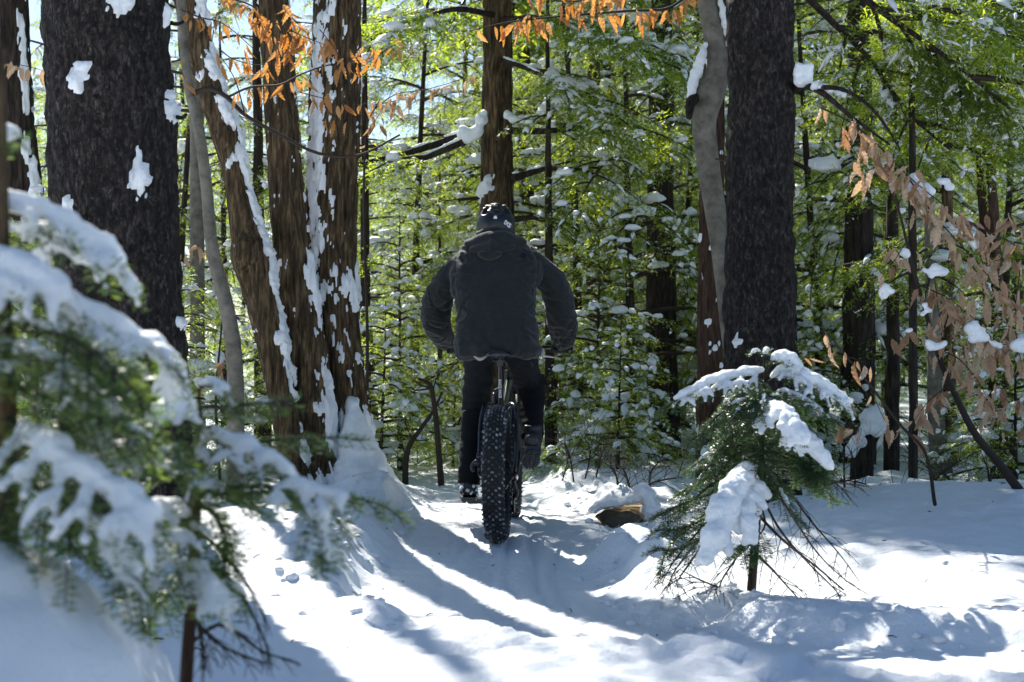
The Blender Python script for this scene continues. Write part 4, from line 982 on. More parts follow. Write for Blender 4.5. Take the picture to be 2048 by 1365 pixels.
rg = np.random.RandomState(31)
B1 = thing('beech_sapling', 'leaning beech sapling hung with dry tan leaves at the right edge', 'sapling', (*at(2045, 992, 7.8)[:2], .2))
stick(B1, ats([(2060, 1010, 7.8), (2000, 930, 7.7), (1950, 868, 7.6), (1915, 800, 7.5), (1880, 720, 7.4), (1850, 620, 7.3), (1822, 520, 7.2), (1800, 430, 7.1), (1770, 330, 7.0)], None), [.028, .024, .02, .017, .014, .011, .009, .006, .004], TWIG, 'stem', 8, 50)
tl = [
    ([(1640, 215, 6.9), (1700, 245, 6.9), (1760, 295, 6.95), (1830, 365, 7), (1910, 425, 7), (1985, 470, 7.1), (2045, 490, 7.1)], 74, .005),
    ([(1690, 270, 6.8), (1720, 320, 6.8), (1760, 360, 6.9)], 10, .003),
    ([(1800, 330, 7), (1860, 420, 7), (1930, 500, 7.1), (2000, 580, 7.1), (2048, 640, 7.1)], 58, .005),
    ([(1815, 480, 7.1), (1790, 520, 7), (1760, 560, 7)], 9, .003),
    ([(1840, 570, 7.2), (1900, 600, 7.1), (1960, 650, 7.1), (2020, 720, 7.1)], 46, .004),
    ([(1860, 650, 7.3), (1810, 660, 7.1), (1770, 690, 7.1)], 8, .003),
    ([(1880, 700, 7.4), (1920, 720, 7.3), (1960, 770, 7.2), (1990, 830, 7.2)], 34, .004),
    ([(1900, 770, 7.45), (1860, 800, 7.3), (1830, 840, 7.2), (1815, 870, 7.2)], 20, .003),
    ([(1870, 560, 7.2), (1880, 640, 7.1), (1900, 700, 7.1)], 18, .003),
    ([(2040, 540, 7.1), (2030, 640, 7.1), (2045, 740, 7.1)], 12, .003),
]
for ln, n, r in tl: twigline(B1, ln, None, r); leaves(B1, ln, None, n, .118, rg)
sn = MB()
snl = [(1838, 370, 20), (1846, 378, 17), (1832, 382, 14), (1868, 535, 18), (1876, 540, 15), (1862, 543, 12), (1958, 655, 20), (1966, 662, 16), (1950, 660, 14), (1945, 490, 14), (1775, 575, 14), (1765, 580, 12), (1890, 365, 12), (1900, 372, 10), (1815, 500, 11), (1838, 470, 9), (1990, 690, 10), (1860, 690, 10), (1905, 455, 9), (1850, 620, 9), (1880, 690, 9), (1820, 660, 8), (2042, 690, 14)]
for px, py, r in snl:
    for k in range(4): sn.ball(at(px + rg.normal() * r * .5, py + rg.normal() * r * .45 + r * .2, 7.05), np.array([r, r, r * .8]) / F * 7.05 * rg.uniform(.45, .85))
V, Q, T, _ = remesh(sn, .009, 3, .010, 18); build('snow_cap', (V, Q, T), SNOWC, B1, kind='stuff')
B6 = thing('beech_sapling', 'slim beech sapling crowded with pale dead leaves, cut by the right edge', 'sapling', (*at(2075, 960, 8.6)[:2], .2))
stick(B6, ats([(2080, 985, 8.6), (2072, 800, 8.5), (2060, 600, 8.4), (2055, 420, 8.3)]), [.016, .013, .009, .005], TWIG, 'stem', 6, 30)
for ln, n in [([(2060, 640, 8.4), (2010, 600, 8.3), (1950, 590, 8.2), (1900, 610, 8.2)], 26), ([(2066, 700, 8.4), (2000, 690, 8.3), (1940, 720, 8.2)], 22), ([(2070, 780, 8.5), (2020, 790, 8.4), (1985, 830, 8.3)], 16), ([(2058, 520, 8.3), (2000, 520, 8.2), (1940, 540, 8.2)], 20), ([(2070, 840, 8.5), (2040, 860, 8.4)], 7), ([(2056, 450, 8.3), (2020, 430, 8.2), (1985, 440, 8.2)], 12)]: twigline(B6, ln, None, .003); leaves(B6, ln, None, n, .115, rg, .045)
B2 = thing('beech_sapling', 'thin beech twig with a few big brown leaves above the little fir', 'sapling', (*at(1860, 990, 7.2)[:2], .2))
stick(B2, ats([(1870, 1010, 7.2), (1850, 905, 7.0), (1800, 850, 6.9), (1740, 770, 6.8), (1690, 710, 6.75), (1645, 655, 6.7)]), [.010, .008, .006, .004, .003], TWIG, 'stem', 6, 40)
for ln, n in [([(1640, 650, 6.7), (1665, 690, 6.7), (1690, 705, 6.75)], 4), ([(1700, 715, 6.75), (1745, 730, 6.8)], 4), ([(1690, 770, 6.8), (1700, 800, 6.8)], 2), ([(1740, 775, 6.8), (1775, 850, 6.8), (1800, 855, 6.9)], 5), ([(1660, 840, 6.8), (1690, 850, 6.8), (1730, 862, 6.8)], 6), ([(1600, 720, 6.9), (1625, 705, 6.8)], 2)]: twigline(B2, ln, None, .002); leaves(B2, ln, None, n, .105, rg, .008)

BACKLIT += [BT, CB]
# leaves on the bowing beech stem at the upper left
lines = [
    ([(362, 20, 8.4), (400, 35, 8.2), (450, 50, 8), (520, 110, 7.9)], 16, .006), ([(430, -10, 8.2), (500, 10, 8), (540, 40, 7.9), (600, 70, 7.8), (650, 90, 7.7)], 34, .006),
    ([(500, 20, 8), (540, 60, 8), (570, 100, 8), (600, 110, 8)], 26, .004), ([(382, 190, 8.5), (420, 178, 8.4), (455, 195, 8.3), (490, 230, 8.2), (560, 270, 8.1), (640, 308, 8), (720, 310, 7.9), (800, 270, 7.9)], 0, .018),
    ([(455, 195, 8.3), (500, 175, 8.2), (560, 170, 8.1), (600, 150, 8), (660, 130, 8), (720, 125, 8), (790, 90, 8)], 26, .008), ([(440, 100, 8.2), (470, 120, 8.1), (520, 130, 8.1), (560, 110, 8)], 14, .004),
    ([(600, 185, 8), (660, 200, 7.9), (720, 210, 7.9), (760, 190, 7.9)], 12, .003), ([(640, 60, 7.9), (680, 110, 7.8), (700, 140, 7.8)], 12, .003), ([(560, 0, 8), (580, 30, 8), (600, 60, 8), (575, 90, 8)], 18, .004),
    ([(690, 130, 7.9), (730, 95, 7.9), (800, 80, 7.9), (825, 90, 7.9)], 10, .003), ([(660, 230, 7.9), (690, 240, 7.9)], 3, .003), ([(490, 230, 8.2), (470, 160, 8.1), (440, 110, 8.1)], 5, .005), ([(362, 140, 8.4), (375, 170, 8.4)], 3, .003),
]
for ln, n, r in lines: twigline(BT, ln, None, r); n and leaves(BT, ln, None, n, .10, rg, .022)
# the overhanging branch of the curving beech
lines = [
    ([(1405, -40, 9.2), (1340, 15, 8.6), (1260, 22, 8.2), (1180, 28, 8), (1090, 36, 7.9), (1010, 46, 7.8), (940, 62, 7.8)], 30, .010), ([(1260, -30, 8.2), (1210, -10, 8), (1170, 0, 7.9), (1110, 5, 7.9)], 24, .005), ([(1090, 36, 7.9), (1060, 30, 7.9), (1040, 32, 7.8), (1020, 40, 7.8)], 10, .004),
    ([(1200, -20, 8), (1140, -18, 7.9), (1050, -10, 7.8)], 10, .004), ([(1310, 18, 8.4), (1290, 20, 8.3)], 2, .003)]
for ln, n, r in lines: twigline(CB, ln, None, r); leaves(CB, ln, None, n, .125, rg, .014)
B3 = thing('beech_sapling', 'beech twig with amber leaves in front of the snow-lined boughs left of the rider', 'sapling', (*at(690, 900, 10.8)[:2], .1))
stick(B3, ats([(730, 935, 11), (735, 700, 11), (728, 400, 10.8), (735, 250, 10.5), (760, 200, 10.3)]), [.016, .013, .010, .006, .004], TWIG, 'stem', 6, 40)
for ln, n in [([(735, 230, 10.5), (790, 190, 10.3), (850, 180, 10.2), (920, 160, 10.1), (955, 145, 10)], 22), ([(750, 210, 10.4), (800, 200, 10.3), (840, 185, 10.3)], 8), ([(740, 260, 10.5), (760, 225, 10.4)], 4), ([(728, 300, 10.6), (690, 250, 10.4)], 2)]: twigline(B3, ln, None, .005); leaves(B3, ln, None, n, .12, rg, .02)
B4 = thing('beech_sapling', 'beech twig with faded leaves across the slim grey trunk', 'sapling', (*at(440, 940, 10.2)[:2], .1))
stick(B4, ats([(440, 960, 10.3), (432, 800, 10.2), (445, 600, 10.1), (430, 480, 10)]), [.012, .010, .006, .004], TWIG, 'stem', 6, 30)
for ln, n in [([(440, 520, 10), (410, 490, 10), (375, 500, 10), (365, 520, 10)], 16), ([(445, 560, 10), (470, 520, 10), (490, 540, 10)], 8), ([(435, 740, 10.2), (460, 720, 10), (480, 730, 10)], 6), ([(430, 780, 10.2), (400, 740, 10), (415, 730, 10)], 4)]: twigline(B4, ln, None, .003); leaves(B4, ln, None, n, .10, rg, .02)
B5 = thing('beech_sapling', 'beech twig with amber leaves crossing the trunk at the left edge', 'sapling', (*at(-60, 900, 8.5)[:2], .1))
stick(B5, ats([(-60, 960, 8.6), (-50, 500, 8.5), (-30, 200, 8.4), (0, 115, 8.3)]), [.02, .014, .008, .005], TWIG, 'stem', 6, 30)
for ln, n in [([(-10, 120, 8.3), (30, 128, 8.2), (80, 140, 8.2), (105, 150, 8.2)], 14)]: twigline(B5, ln, None, .003); leaves(B5, ln, None, n, .10, rg, .016)

# ------------------------------------------------------------------ fat bike
PAINT = mat('bike_paint', (.010, .011, .013), .22, .6)
RUBBER = mat('tyre_rubber', (.014, .014, .015), .75, .3)
KNOB = mat('snow_dusted_knobs', (.26, .27, .29), .8, .3)
kg = N(KNOB, 'ShaderNodeNewGeometry'); kr = ramp(KNOB, [(.25, (.03, .03, .032)), (.6, (.09, .095, .10)), (.98, (.30, .32, .34))]); L(KNOB, kg.outputs['Random Per Island'], kr.inputs['Fac']); L(KNOB, kr.outputs['Color'], bsdf(KNOB).inputs['Base Color'])
METAL = mat('dark_metal', (.06, .06, .065), .35, .5, .8)
STEEL = mat('bright_metal', (.45, .45, .46), .3, .5, 1)
PRINT = mat('white_print', (.75, .76, .78), .5, .4)
YAW = R(3.4); O = np.array([-.079, 7.60, 0.0]); hd = np.array([math.sin(YAW), math.cos(YAW), 0]); rt = np.array([math.cos(YAW), -math.sin(YAW), 0]); zz = np.array([0, 0, 1.])
def bk(u, v, w): return O + hd * u + rt * v + zz * w
def bks(*p): return np.array([bk(*x) for x in p])
BM = np.stack([hd, rt, zz], 1)
bike = thing('fat_bike', 'black fat bike with knobbly snow tyres ridden away along the trail', 'bicycle', O)
RW, RM = .368, .058
def wheel(u0, label):
    c = bk(u0, 0, RW - .012)
    n = 72; th = np.linspace(0, 2 * math.pi, n, endpoint=False); ph = np.linspace(0, 2 * math.pi, 20, endpoint=False)
    def P(t, p, ex=0):
        R0 = RW - RM; rr = R0 + (RM * .96 + ex) * np.cos(p); v = (RM + ex) * np.sin(p)
        return c + hd * (rr * np.cos(t))[..., None] + zz * (rr * np.sin(t))[..., None] + rt * v[..., None]
    T_, P_ = np.meshgrid(th, ph, indexing='ij')
    mb = MB(); V = P(T_, P_); i = np.arange(n * 20).reshape(n, 20); j = np.roll(i, -1, 1); a = np.roll(i, -1, 0); b = np.roll(j, -1, 0)
    mb.add(V, Q=np.stack([i, a, b, j], -1))
    w = build('wheel', mb, RUBBER, bike, label=label); w.data.name = 'tyre'
    kb = MB(); nk = 62
    rows = [(0, .017, .010), (.30, .011, .011), (-.30, .011, .011), (.62, .011, .012), (-.62, .011, .012), (.95, .010, .013), (-.95, .010, .013), (1.22, .009, .012), (-1.22, .009, .012)]
    for k in range(nk):
        for ri, (p0, wv, wu) in enumerate(rows):
            off = (.5 if ri in (1, 2, 5, 6) else 0) + (.25 if ri in (3, 4) else 0)
            if ri == 0 and k % 2: wv2 = .008
            else: wv2 = wv
            t = (k + off) * 2 * math.pi / nk; dt = wu / RW / 2; dp = wv2 / RM / 2; skew = .35 * dt * np.sign(p0)
            q = []
            for ex, sh in ((-.002, 1), (.0075, .82)):
                for st_, sp_ in ((-1, -1), (1, -1), (1, 1), (-1, 1)):
                    q.append(P(np.array(t + (st_ * dt + skew * sp_) * sh), np.array(p0 + sp_ * dp * sh), ex))
            kb.add(q, Q=[[4, 5, 6, 7], [0, 1, 5, 4], [1, 2, 6, 5], [2, 3, 7, 6], [3, 0, 4, 7]])
    build('tread', kb, KNOB, w, smooth=False, kind='stuff')
    rm = MB()
    for rr, vv in ((.262, .036),):
        th2 = np.linspace(0, 2 * math.pi, 73)[:-1]
        prof = [(rr + .012, vv), (rr + .012, -vv), (rr - .006, -vv), (rr - .006, vv)]
        V = np.stack([c + hd * (q0 * np.cos(th2))[:, None] + zz * (q0 * np.sin(th2))[:, None] + rt * q1 for q0, q1 in prof], 1)
        i = np.arange(72 * 4).reshape(72, 4); j = np.roll(i, -1, 1); a = np.roll(i, -1, 0); b = np.roll(j, -1, 0); rm.add(V, Q=np.stack([i, a, b, j], -1))
    build('rim', rm, PAINT, w, smooth=False)
    sp = MB()
    for k in range(32):
        a = k * 2 * math.pi / 32; s = 1 if k % 2 else -1; a2 = a + .5 * (1 if (k // 2) % 2 else -1)
        sp.tube([c + hd * .03 * math.cos(a2) + zz * .03 * math.sin(a2) + rt * .045 * s, c + hd * .258 * math.cos(a) + zz * .258 * math.sin(a) + rt * .018 * s], [.0011, .0011], 4, cap=False)
    build('spokes', sp, METAL, w, kind='stuff')
    hb = MB(); hb.tube([c - rt * .075, c - rt * .055, c + rt * .055, c + rt * .075], [.012, .03, .03, .012], 14); build('hub', hb, METAL, w)
    dk = MB(); th2 = np.linspace(0, 2 * math.pi, 49)[:-1]
    V = np.stack([c - rt * o_ + (hd * np.cos(th2)[:, None] + zz * np.sin(th2)[:, None]) * r_ for r_, o_ in ((.055, .068), (.082, .068), (.082, .070), (.055, .070))], 1)
    i = np.arange(48 * 4).reshape(48, 4); j = np.roll(i, -1, 1); a = np.roll(i, -1, 0); b = np.roll(j, -1, 0); dk.add(V, Q=np.stack([i, a, b, j], -1)); build('brake_disc', dk, STEEL, w, smooth=False)
    return w
RWH = wheel(0, 'rear wheel with the snow-dusted knobbly tyre'); FWH = wheel(1.16, 'front wheel half hidden behind the rear one')
cs = MB()
for k in range(10):
    r_ = .022 + .0062 * k; o_ = .085 - .0042 * k; th2 = np.linspace(0, 2 * math.pi, 41)[:-1]; rr = r_ + .003 * (np.arange(40) % 2)
    V = np.stack([bk(0, o_, RW - .012) + (hd * np.cos(th2)[:, None] + zz * np.sin(th2)[:, None]) * (rr * f)[:, None] for f in (.55, 1, 1, .55)], 1) + np.array([[-1], [-1], [1], [1]]) * rt * .0012
    i = np.arange(160).reshape(40, 4); j = np.roll(i, -1, 1); a = np.roll(i, -1, 0); b = np.roll(j, -1, 0); cs.add(V, Q=np.stack([i, a, b, j], -1))
build('cassette', cs, METAL, bike, smooth=False, kind='stuff')
def tubes(name, lst, m=PAINT, seg=12, n=24, lab=None):
    mb = MB()
    for p, r in lst: mb.tube(bks(*p), r, seg, n=n)
    return build(name, mb, m, bike, label=lab)
bz = .315
tubes('seat_tube', [([(.45, 0, bz), (.34, 0, .60), (.305, 0, .70)], [.019, .017, .017])])
for s in (-1, 1):
    tubes('seat_stay', [([(.318, .012 * s, .665), (.27, .045 * s, .72), (.20, .082 * s, .715), (.14, .098 * s, .64), (.06, .100 * s, .50), (0, .096 * s, RW)], [.013, .013, .012, .011, .010, .010])])
    tubes('chain_stay', [([(0, .096 * s, RW - .012), (.18, .092 * s, .325), (.36, .07 * s, .31), (.45, .03 * s, bz)], [.010, .011, .014, .015])])
    tubes('fork_leg', [([(1.16, .088 * s, RW), (1.09, .088 * s, .60), (1.04, .085 * s, .775)], [.014, .02, .022])])
tubes('top_tube', [([(.325, 0, .665), (.7, 0, .74), (1.0, 0, .85)], [.016, .02, .024])])
tubes('down_tube', [([(.45, 0, bz), (.75, 0, .53), (1.02, 0, .80)], [.026, .027, .028])])
tubes('head_tube', [([(1.045, 0, .77), (.99, 0, .91)], [.028, .026])])
tubes('fork_crown', [([(1.04, -.09, .775), (1.035, 0, .80), (1.04, .09, .775)], [.022, .026, .022])])
tubes('seat_post', [([(.312, 0, .68), (.245, 0, .90), (.225, 0, .965)], [.0155, .0155, .0155])], lab='seat post with white lettering')
tubes('seat_clamp', [([(.306, 0, .695), (.300, 0, .715)], [.021, .021])], METAL)
tubes('stem', [([(.985, 0, .93), (.98, 0, .97), (.92, 0, 1.02)], [.02, .02, .018])], METAL)
hb_pts = [(.885, -.385, 1.044), (.90, -.22, 1.05), (.915, -.06, 1.025), (.915, .06, 1.025), (.90, .22, 1.05), (.885, .385, 1.044)]
tubes('handlebar', [(hb_pts, [.011, .012, .0155, .0155, .012, .011])], n=40)
for s in (-1, 1):
    tubes('grip', [([(.886, .265 * s, 1.048), (.883, .39 * s, 1.044)], [.016, .016])], RUBBER)
    lv = MB(); lv.tube(bks((.895, .215 * s, 1.045), (.91, .20 * s, 1.02), (.92, .22 * s, 1.0)), [.009, .011, .008], 8, n=8); lv.tube(bks((.92, .20 * s, 1.0), (.94, .26 * s, .992), (.94, .30 * s, .985), (.945, .315 * s, .975)), [.006, .005, .005, .007], 8, n=14)
    build('brake_lever', lv, STEEL if s > 0 else METAL, bike)
    tubes('cable', [([(.93, .2 * s, 1.0), (1.02, .15 * s, 1.03), (1.08, .05 * s, .95), (1.05, .02 * s, .82)], [.0025, .0025, .0025, .0025])], RUBBER, 6)
sh = MB(); sh.box(bk(.905, .19, 1.045), (.03, .035, .03), BM); sh.tube(bks((.90, .185, 1.02), (.87, .17, 1.0), (.86, .2, .99)), [.006, .005, .005], 6, n=6); build('shifter', sh, STEEL, bike)
# saddle: padded shell, rails and clamp
sd = MB(); uu = np.array([-.01, .015, .05, .10, .15, .20, .25, .285]); wv = np.array([.045, .066, .070, .058, .038, .026, .021, .012]); V = []
for u_, w_ in zip(uu, wv):
    a = np.linspace(0, 2 * math.pi, 20, endpoint=False)
    V.append([bk(u_, w_ * math.cos(x), 1.008 + (.020 if math.sin(x) > 0 else .034) * math.sin(x) * (1 - .3 * abs(math.cos(x))) - .006 * (1 - (w_ / .07)) - .010 * math.cos(x) ** 2 - (.008 if abs(math.cos(x)) < .3 and u_ < .12 else 0)) for x in a])
V = np.array(V); sd.grid(V, wrap=True); sd.add([V[0].mean(0), V[-1].mean(0)]); n0 = sd.n
for k in range(20): sd.t.append(np.array([[n0 - 2, (k + 1) % 20, k], [n0 - 1, 140 + k, 140 + (k + 1) % 20]]))
saddle = build('saddle', sd, PAINT, bike)
rl = MB()
for s in (-1, 1): rl.tube(bks((.03, .03 * s, .985), (.06, .026 * s, .966), (.16, .022 * s, .962), (.22, .012 * s, .985)), .0036, 8, n=20)
build('rail', rl, METAL, saddle)
cl = MB(); cl.box(bk(.20, 0, .962), (.045, .062, .014), BM); cl.box(bk(.22, 0, .95), (.03, .03, .03), BM); cl.tube(bks((.17, 0, .955), (.17, 0, .935)), .004, 6); build('saddle_clamp', cl, METAL, saddle, smooth=False)
# drive train
BB = np.array([.45, 0, bz]); ca = R(-62)   # left crank angle, forward and down
cx, cz = .172 * math.cos(ca), .172 * math.sin(ca)
def crank(s, du, dw, lab):
    mb = MB(); mb.tube(bks((.45, .075 * s, bz), (.45 + du * .5, .088 * s, bz + dw * .5), (.45 + du, .092 * s, bz + dw)), [.018, .013, .014], 10, n=10, flat=.7); c_ = build('crank', mb, PAINT, bike)
    pd = MB(); p0 = np.array([.45 + du, .15 * s, bz + dw])
    pd.tube(bks((p0[0], .095 * s, p0[2]), (p0[0], .195 * s, p0[2])), .007, 8)
    for du2 in (-.045, .045): pd.box(bk(p0[0] + du2, p0[1], p0[2]), (.012, .095, .018), BM)
    for dv in (-.042, 0, .042): pd.box(bk(p0[0], p0[1] + dv, p0[2]), (.09, .011, .016), BM)
    for a_ in (-.045, .045):
        for b_ in (-.035, 0, .035): pd.tube(bks((p0[0] + a_, p0[1] + b_, p0[2] - .014), (p0[0] + a_, p0[1] + b_, p0[2] + .014)), .0022, 5)
    build('pedal', pd, METAL, c_, smooth=False); return bk(*p0)
PL = crank(-1, cx * .6, -.15, ''); PR = crank(1, -cx * .75, .148, '')
bbm = MB(); bbm.tube(bks((.45, -.075, bz), (.45, .075, bz)), .024, 14); build('bottom_bracket', bbm, METAL, bike)
cr = MB(); th2 = np.linspace(0, 2 * math.pi, 65)[:-1]; rr = .066 + .004 * (np.arange(64) % 2)
V = np.stack([bk(.45, .066, bz) + (hd * np.cos(th2)[:, None] + zz * np.sin(th2)[:, None]) * (rr * f)[:, None] for f in (.7, 1, 1, .7)], 1) + np.array([[-1], [-1], [1], [1]]) * rt * .0016
i = np.arange(256).reshape(64, 4); j = np.roll(i, -1, 1); a = np.roll(i, -1, 0); b = np.roll(j, -1, 0); cr.add(V, Q=np.stack([i, a, b, j], -1)); build('chainring', cr, METAL, bike, smooth=False)
ch = MB(); za = RW - .012
path = np.concatenate([resample(bks((.45, .066, bz + .07), (.2, .066, .365), (0, .066, za + .055)), 30), resample(bks((0, .066, za + .055), (-.055, .066, za), (0, .066, za - .055), (.02, .066, .26), (.04, .07, .2), (.07, .07, .165), (.10, .068, .19)), 24), resample(bks((.10, .068, .19), (.3, .066, .22), (.45, .066, bz - .07)), 26)])
for p, q in zip(path[:-1], path[1:]): ch.box((p + q) / 2, (np.linalg.norm(q - p) * .8, .006, .009), np.stack([nrm(q - p), rt, np.cross(nrm(q - p), rt)], 1))
build('chain', ch, METAL, bike, smooth=False, kind='stuff')
dl = MB(); dl.tube(bks((-.005, .09, .33), (.005, .10, .27), (.03, .095, .235)), [.012, .016, .014], 10, n=10); dl.box(bk(.05, .085, .2), (.03, .012, .10), BM)
for w_, u_ in ((.235, .03), (.165, .07)): dl.tube(bks((u_, .062, w_), (u_, .078, w_)), .026, 12)
build('derailleur', dl, PAINT, bike)
bc = MB(); bc.box(bk(.03, -.098, .45), (.07, .03, .035), BM); bc.box(bk(.015, -.105, .415), (.04, .04, .03), BM); bc.tube(bks((.02, -.11, .43), (.02, -.135, .40), (.01, -.13, .37)), [.010, .012, .01], 8, n=8); bc.tube(bks((.05, -.10, .47), (.10, -.105, .55), (.18, -.095, .68)), .003, 6, n=14); build('brake_caliper', bc, METAL, bike)

def text_mesh(body, size, M, m, parent, name, bold=.0, ext=.001):
    cu = bpy.data.curves.new('t', 'FONT'); cu.body = body; cu.size = size; cu.align_x = 'CENTER'; cu.align_y = 'CENTER'; cu.offset = bold; cu.extrude = ext; cu.resolution_u = 3
    o = bpy.data.objects.new('t', cu); TMP.collection.objects.link(o); TMP.view_layers[0].update()
    e = o.evaluated_get(TMP.view_layers[0].depsgraph); me = bpy.data.meshes.new_from_object(e); bpy.data.objects.remove(o)
    me.materials.clear(); me.materials.append(m)
    me.transform(M); me.transform(Matrix.Translation(-Vector(root_of(parent))))
    o2 = bpy.data.objects.new(name, me); COL.objects.link(o2); o2.parent = parent; return o2
def frame(o, x, y):
    x = Vector(x).normalized(); z = x.cross(Vector(y)).normalized(); y = z.cross(x)
    M = Matrix.Identity(4)
    for i_ in range(3): M[i_][0], M[i_][1], M[i_][2], M[i_][3] = x[i_], y[i_], z[i_], o[i_]
    return M
pc = bk(.272, 0, .81); axp = nrm(bk(.245, 0, .90) - bk(.312, 0, .68))
post = [c_ for c_ in bike.children if c_.name.startswith('seat_post')][0]
text_mesh('RACE FACE', .021, frame(pc - hd * .0162 - rt * .003, -axp, rt), PRINT, post, 'lettering', .0004)

# ------------------------------------------------------------------ rider
JACK = mat('jacket_cloth', (.016, .019, .021), .85, .15)
v_ = coords(JACK); wv_ = N(JACK, 'ShaderNodeTexNoise', Scale=600, Detail=2); L(JACK, v_, wv_.inputs['Vector'])
rp_ = ramp(JACK, [(.3, (.011, .014, .015)), (.7, (.023, .026, .026))]); L(JACK, noise(JACK, v_, 40, 6, .7).outputs['Fac'], rp_.inputs['Fac']); L(JACK, rp_.outputs['Color'], bsdf(JACK).inputs['Base Color'])
b_ = bump(JACK, wv_.outputs['Fac'], .3, .002); L(JACK, b_.outputs['Normal'], bsdf(JACK).inputs['Normal'])
bsdf(JACK).inputs['Sheen Weight'].default_value = .16
SLEEVE = mat('sleeve_cloth', (.035, .034, .031), .85, .2)
PANTS = mat('trouser_cloth', (.008, .010, .012), .8, .2); GAIT = mat('gaiter_cloth', (.004, .004, .005), .75, .2)
GLOVE = mat('glove', (.008, .008, .009), .6, .4); SHELL = mat('helmet_shell', (.006, .007, .009), .38, .45); FOAM = mat('helmet_vent', (.003, .003, .003), .9, .1)
SKIN = mat('skin', (.45, .27, .19), .5, .4); BOOT = mat('boot_leather', (.012, .012, .014), .45, .5); SOLE = mat('boot_sole', (.02, .022, .025), .35, .6); SHIRT = mat('pale_shirt_hem', (.42, .41, .36), .9, .1)
rider = thing('person', 'rider in a charcoal hooded jacket, black trousers and black helmet, seen from behind', 'person', (*bk(.2, 0, 0)[:2], 0))
K = 1 / F
def limb(mb, pts, seg=18, n=16):
    mb.tube(ats([(a, b, d) for a, b, d, r in pts]), [r * K * d for a, b, d, r in pts], seg, n=n); 
    for a, b, d, r in (pts[0], pts[-1]): mb.ball(at(a, b, d), [r * K * d] * 3, 2)
def stack(mb, rows, seg=32, n=40):
    """rows: py, px left, px right, distance, depth radius"""
    Cc = np.array([[*at((l + r) / 2, py, Y), (r - l) / 2 * K * Y, dp] for py, l, r, Y, dp in rows]); q = resample(Cc, n); mb.rings(q[:, :3], q[:, 3], q[:, 4], seg)
AL = [(930, 525, 8.0, 24), (893, 565, 8.04, 25), (874, 605, 8.10, 25), (873, 640, 8.16, 24), (882, 668, 8.28, 21), (889, 690, 8.40, 17)]
AL[-1] = (888, 681, 8.36, 17.5); AL[-2] = (881, 664, 8.27, 20)
AR = [(1068, 525, 8.0, 24), (1103, 565, 8.04, 26), (1117, 605, 8.10, 26), (1124, 640, 8.18, 25), (1127, 668, 8.28, 22), (1125, 690, 8.40, 18)]
AR[-1] = (1126, 679, 8.36, 18.5); AR[-2] = (1127, 662, 8.27, 21)
LLp = [(957, 712, 7.86, 30), (956, 760, 8.02, 28), (951, 812, 8.14, 26), (944, 880, 8.08, 22), (940, 935, 8.0, 20), (938, 975, 7.97, 19)]
LRp = [(1044, 714, 7.86, 30), (1052, 752, 8.05, 28), (1060, 775, 8.16, 27), (1062, 815, 8.05, 25), (1063, 850, 7.93, 22), (1066, 885, 7.84, 19)]
# the body: one continuous skin under the clothes
bd = MB()
for Lm in (AL, AR, LLp, LRp): limb(bd, [(a, b, d, r * .78) for a, b, d, r in Lm], 14)
stack(bd, [(716, 962, 1036, 7.86, .05), (700, 950, 1048, 7.86, .07), (685, 938, 1056, 7.85, .09), (620, 932, 1056, 7.86, .11), (540, 922, 1070, 7.96, .11), (505, 935, 1055, 8.0, .10), (480, 968, 1018, 8.05, .06), (455, 972, 1012, 8.10, .055)], 24, 30)
bd.ball(at(992, 457, 8.14), [.074, .092, .10], 3); bd.ball(at(993, 474, 8.20), [.055, .06, .06], 2); bd.ball(at(994, 465, 8.26), [.013, .02, .02], 2)
for s in (-1, 1): bd.ball(at(992 + 27 * s, 466, 8.14), [.010, .02, .025], 2)
for (a, b, d, r) in (AL[-1], AR[-1]): bd.ball(at(a, b + 8, d + .04), [.035, .045, .03], 2)
V, Q, T, _ = remesh(bd, .012, 4); build('body', (V, Q, T), SKIN, rider)
# trousers
tr = MB(); limb(tr, LLp[:5], 20); limb(tr, LRp[:5], 20); stack(tr, [(722, 950, 1050, 7.88, .07), (712, 928, 1070, 7.84, .12), (690, 922, 1072, 7.80, .145)], 28, 14)
V, Q, T, no = remesh(tr, .009, 5)
wr = .007 * fbm(V * np.array([9, 9, 20]), 3) + .005 * (1 - 2 * np.abs(perlin(V * np.array([7, 7, 24]) + 3)))
V = V + no * (wr * sst(1.2, .3, np.abs(V[:, 2] - .75) / .25 - .2))[:, None]; trous = build('trousers', (V, Q, T), PANTS, rider)
pk = MB(); pk.tube(ats([(1062, 722, 7.74), (1066, 735, 7.74)]), [.003, .003], 6); build('zip_pull', pk, METAL, trous)
for pts, lab in (([(950, 826, 8.12, 27.5), (944, 880, 8.07, 24.5), (940, 935, 7.99, 23), (937, 968, 7.97, 23)], 'left gaiter with a loose strap'), ([(1061, 752, 8.13, 30), (1062, 785, 8.10, 28.5), (1062, 815, 8.04, 27), (1063, 850, 7.93, 24), (1065, 876, 7.86, 22)], 'right gaiter')):
    gm = MB(); gm.tube(ats([(a, b, d) for a, b, d, r in pts]), [r * K * d for a, b, d, r in pts], 24, n=24)
    V, Q, T, no = remesh(gm, .009, 3, 0)
    V = V + no * (.005 * fbm(V * np.array([10, 10, 24]), 3))[:, None]; gt = build('gaiter', (V, Q, T), GAIT, rider, label=lab)
    e = pts[0]; s = -1 if e[0] < 1000 else 1
    sb = MB(); sb.tube(ats([(e[0] + s * 24, e[1] + 4, e[2] - .02), (e[0] + s * 30, e[1] + 12, e[2] - .03), (e[0] + s * 34, e[1] + 26, e[2] - .03)]), [.008, .006, .003], 6, n=8, flat=.4); build('strap', sb, GAIT, gt)
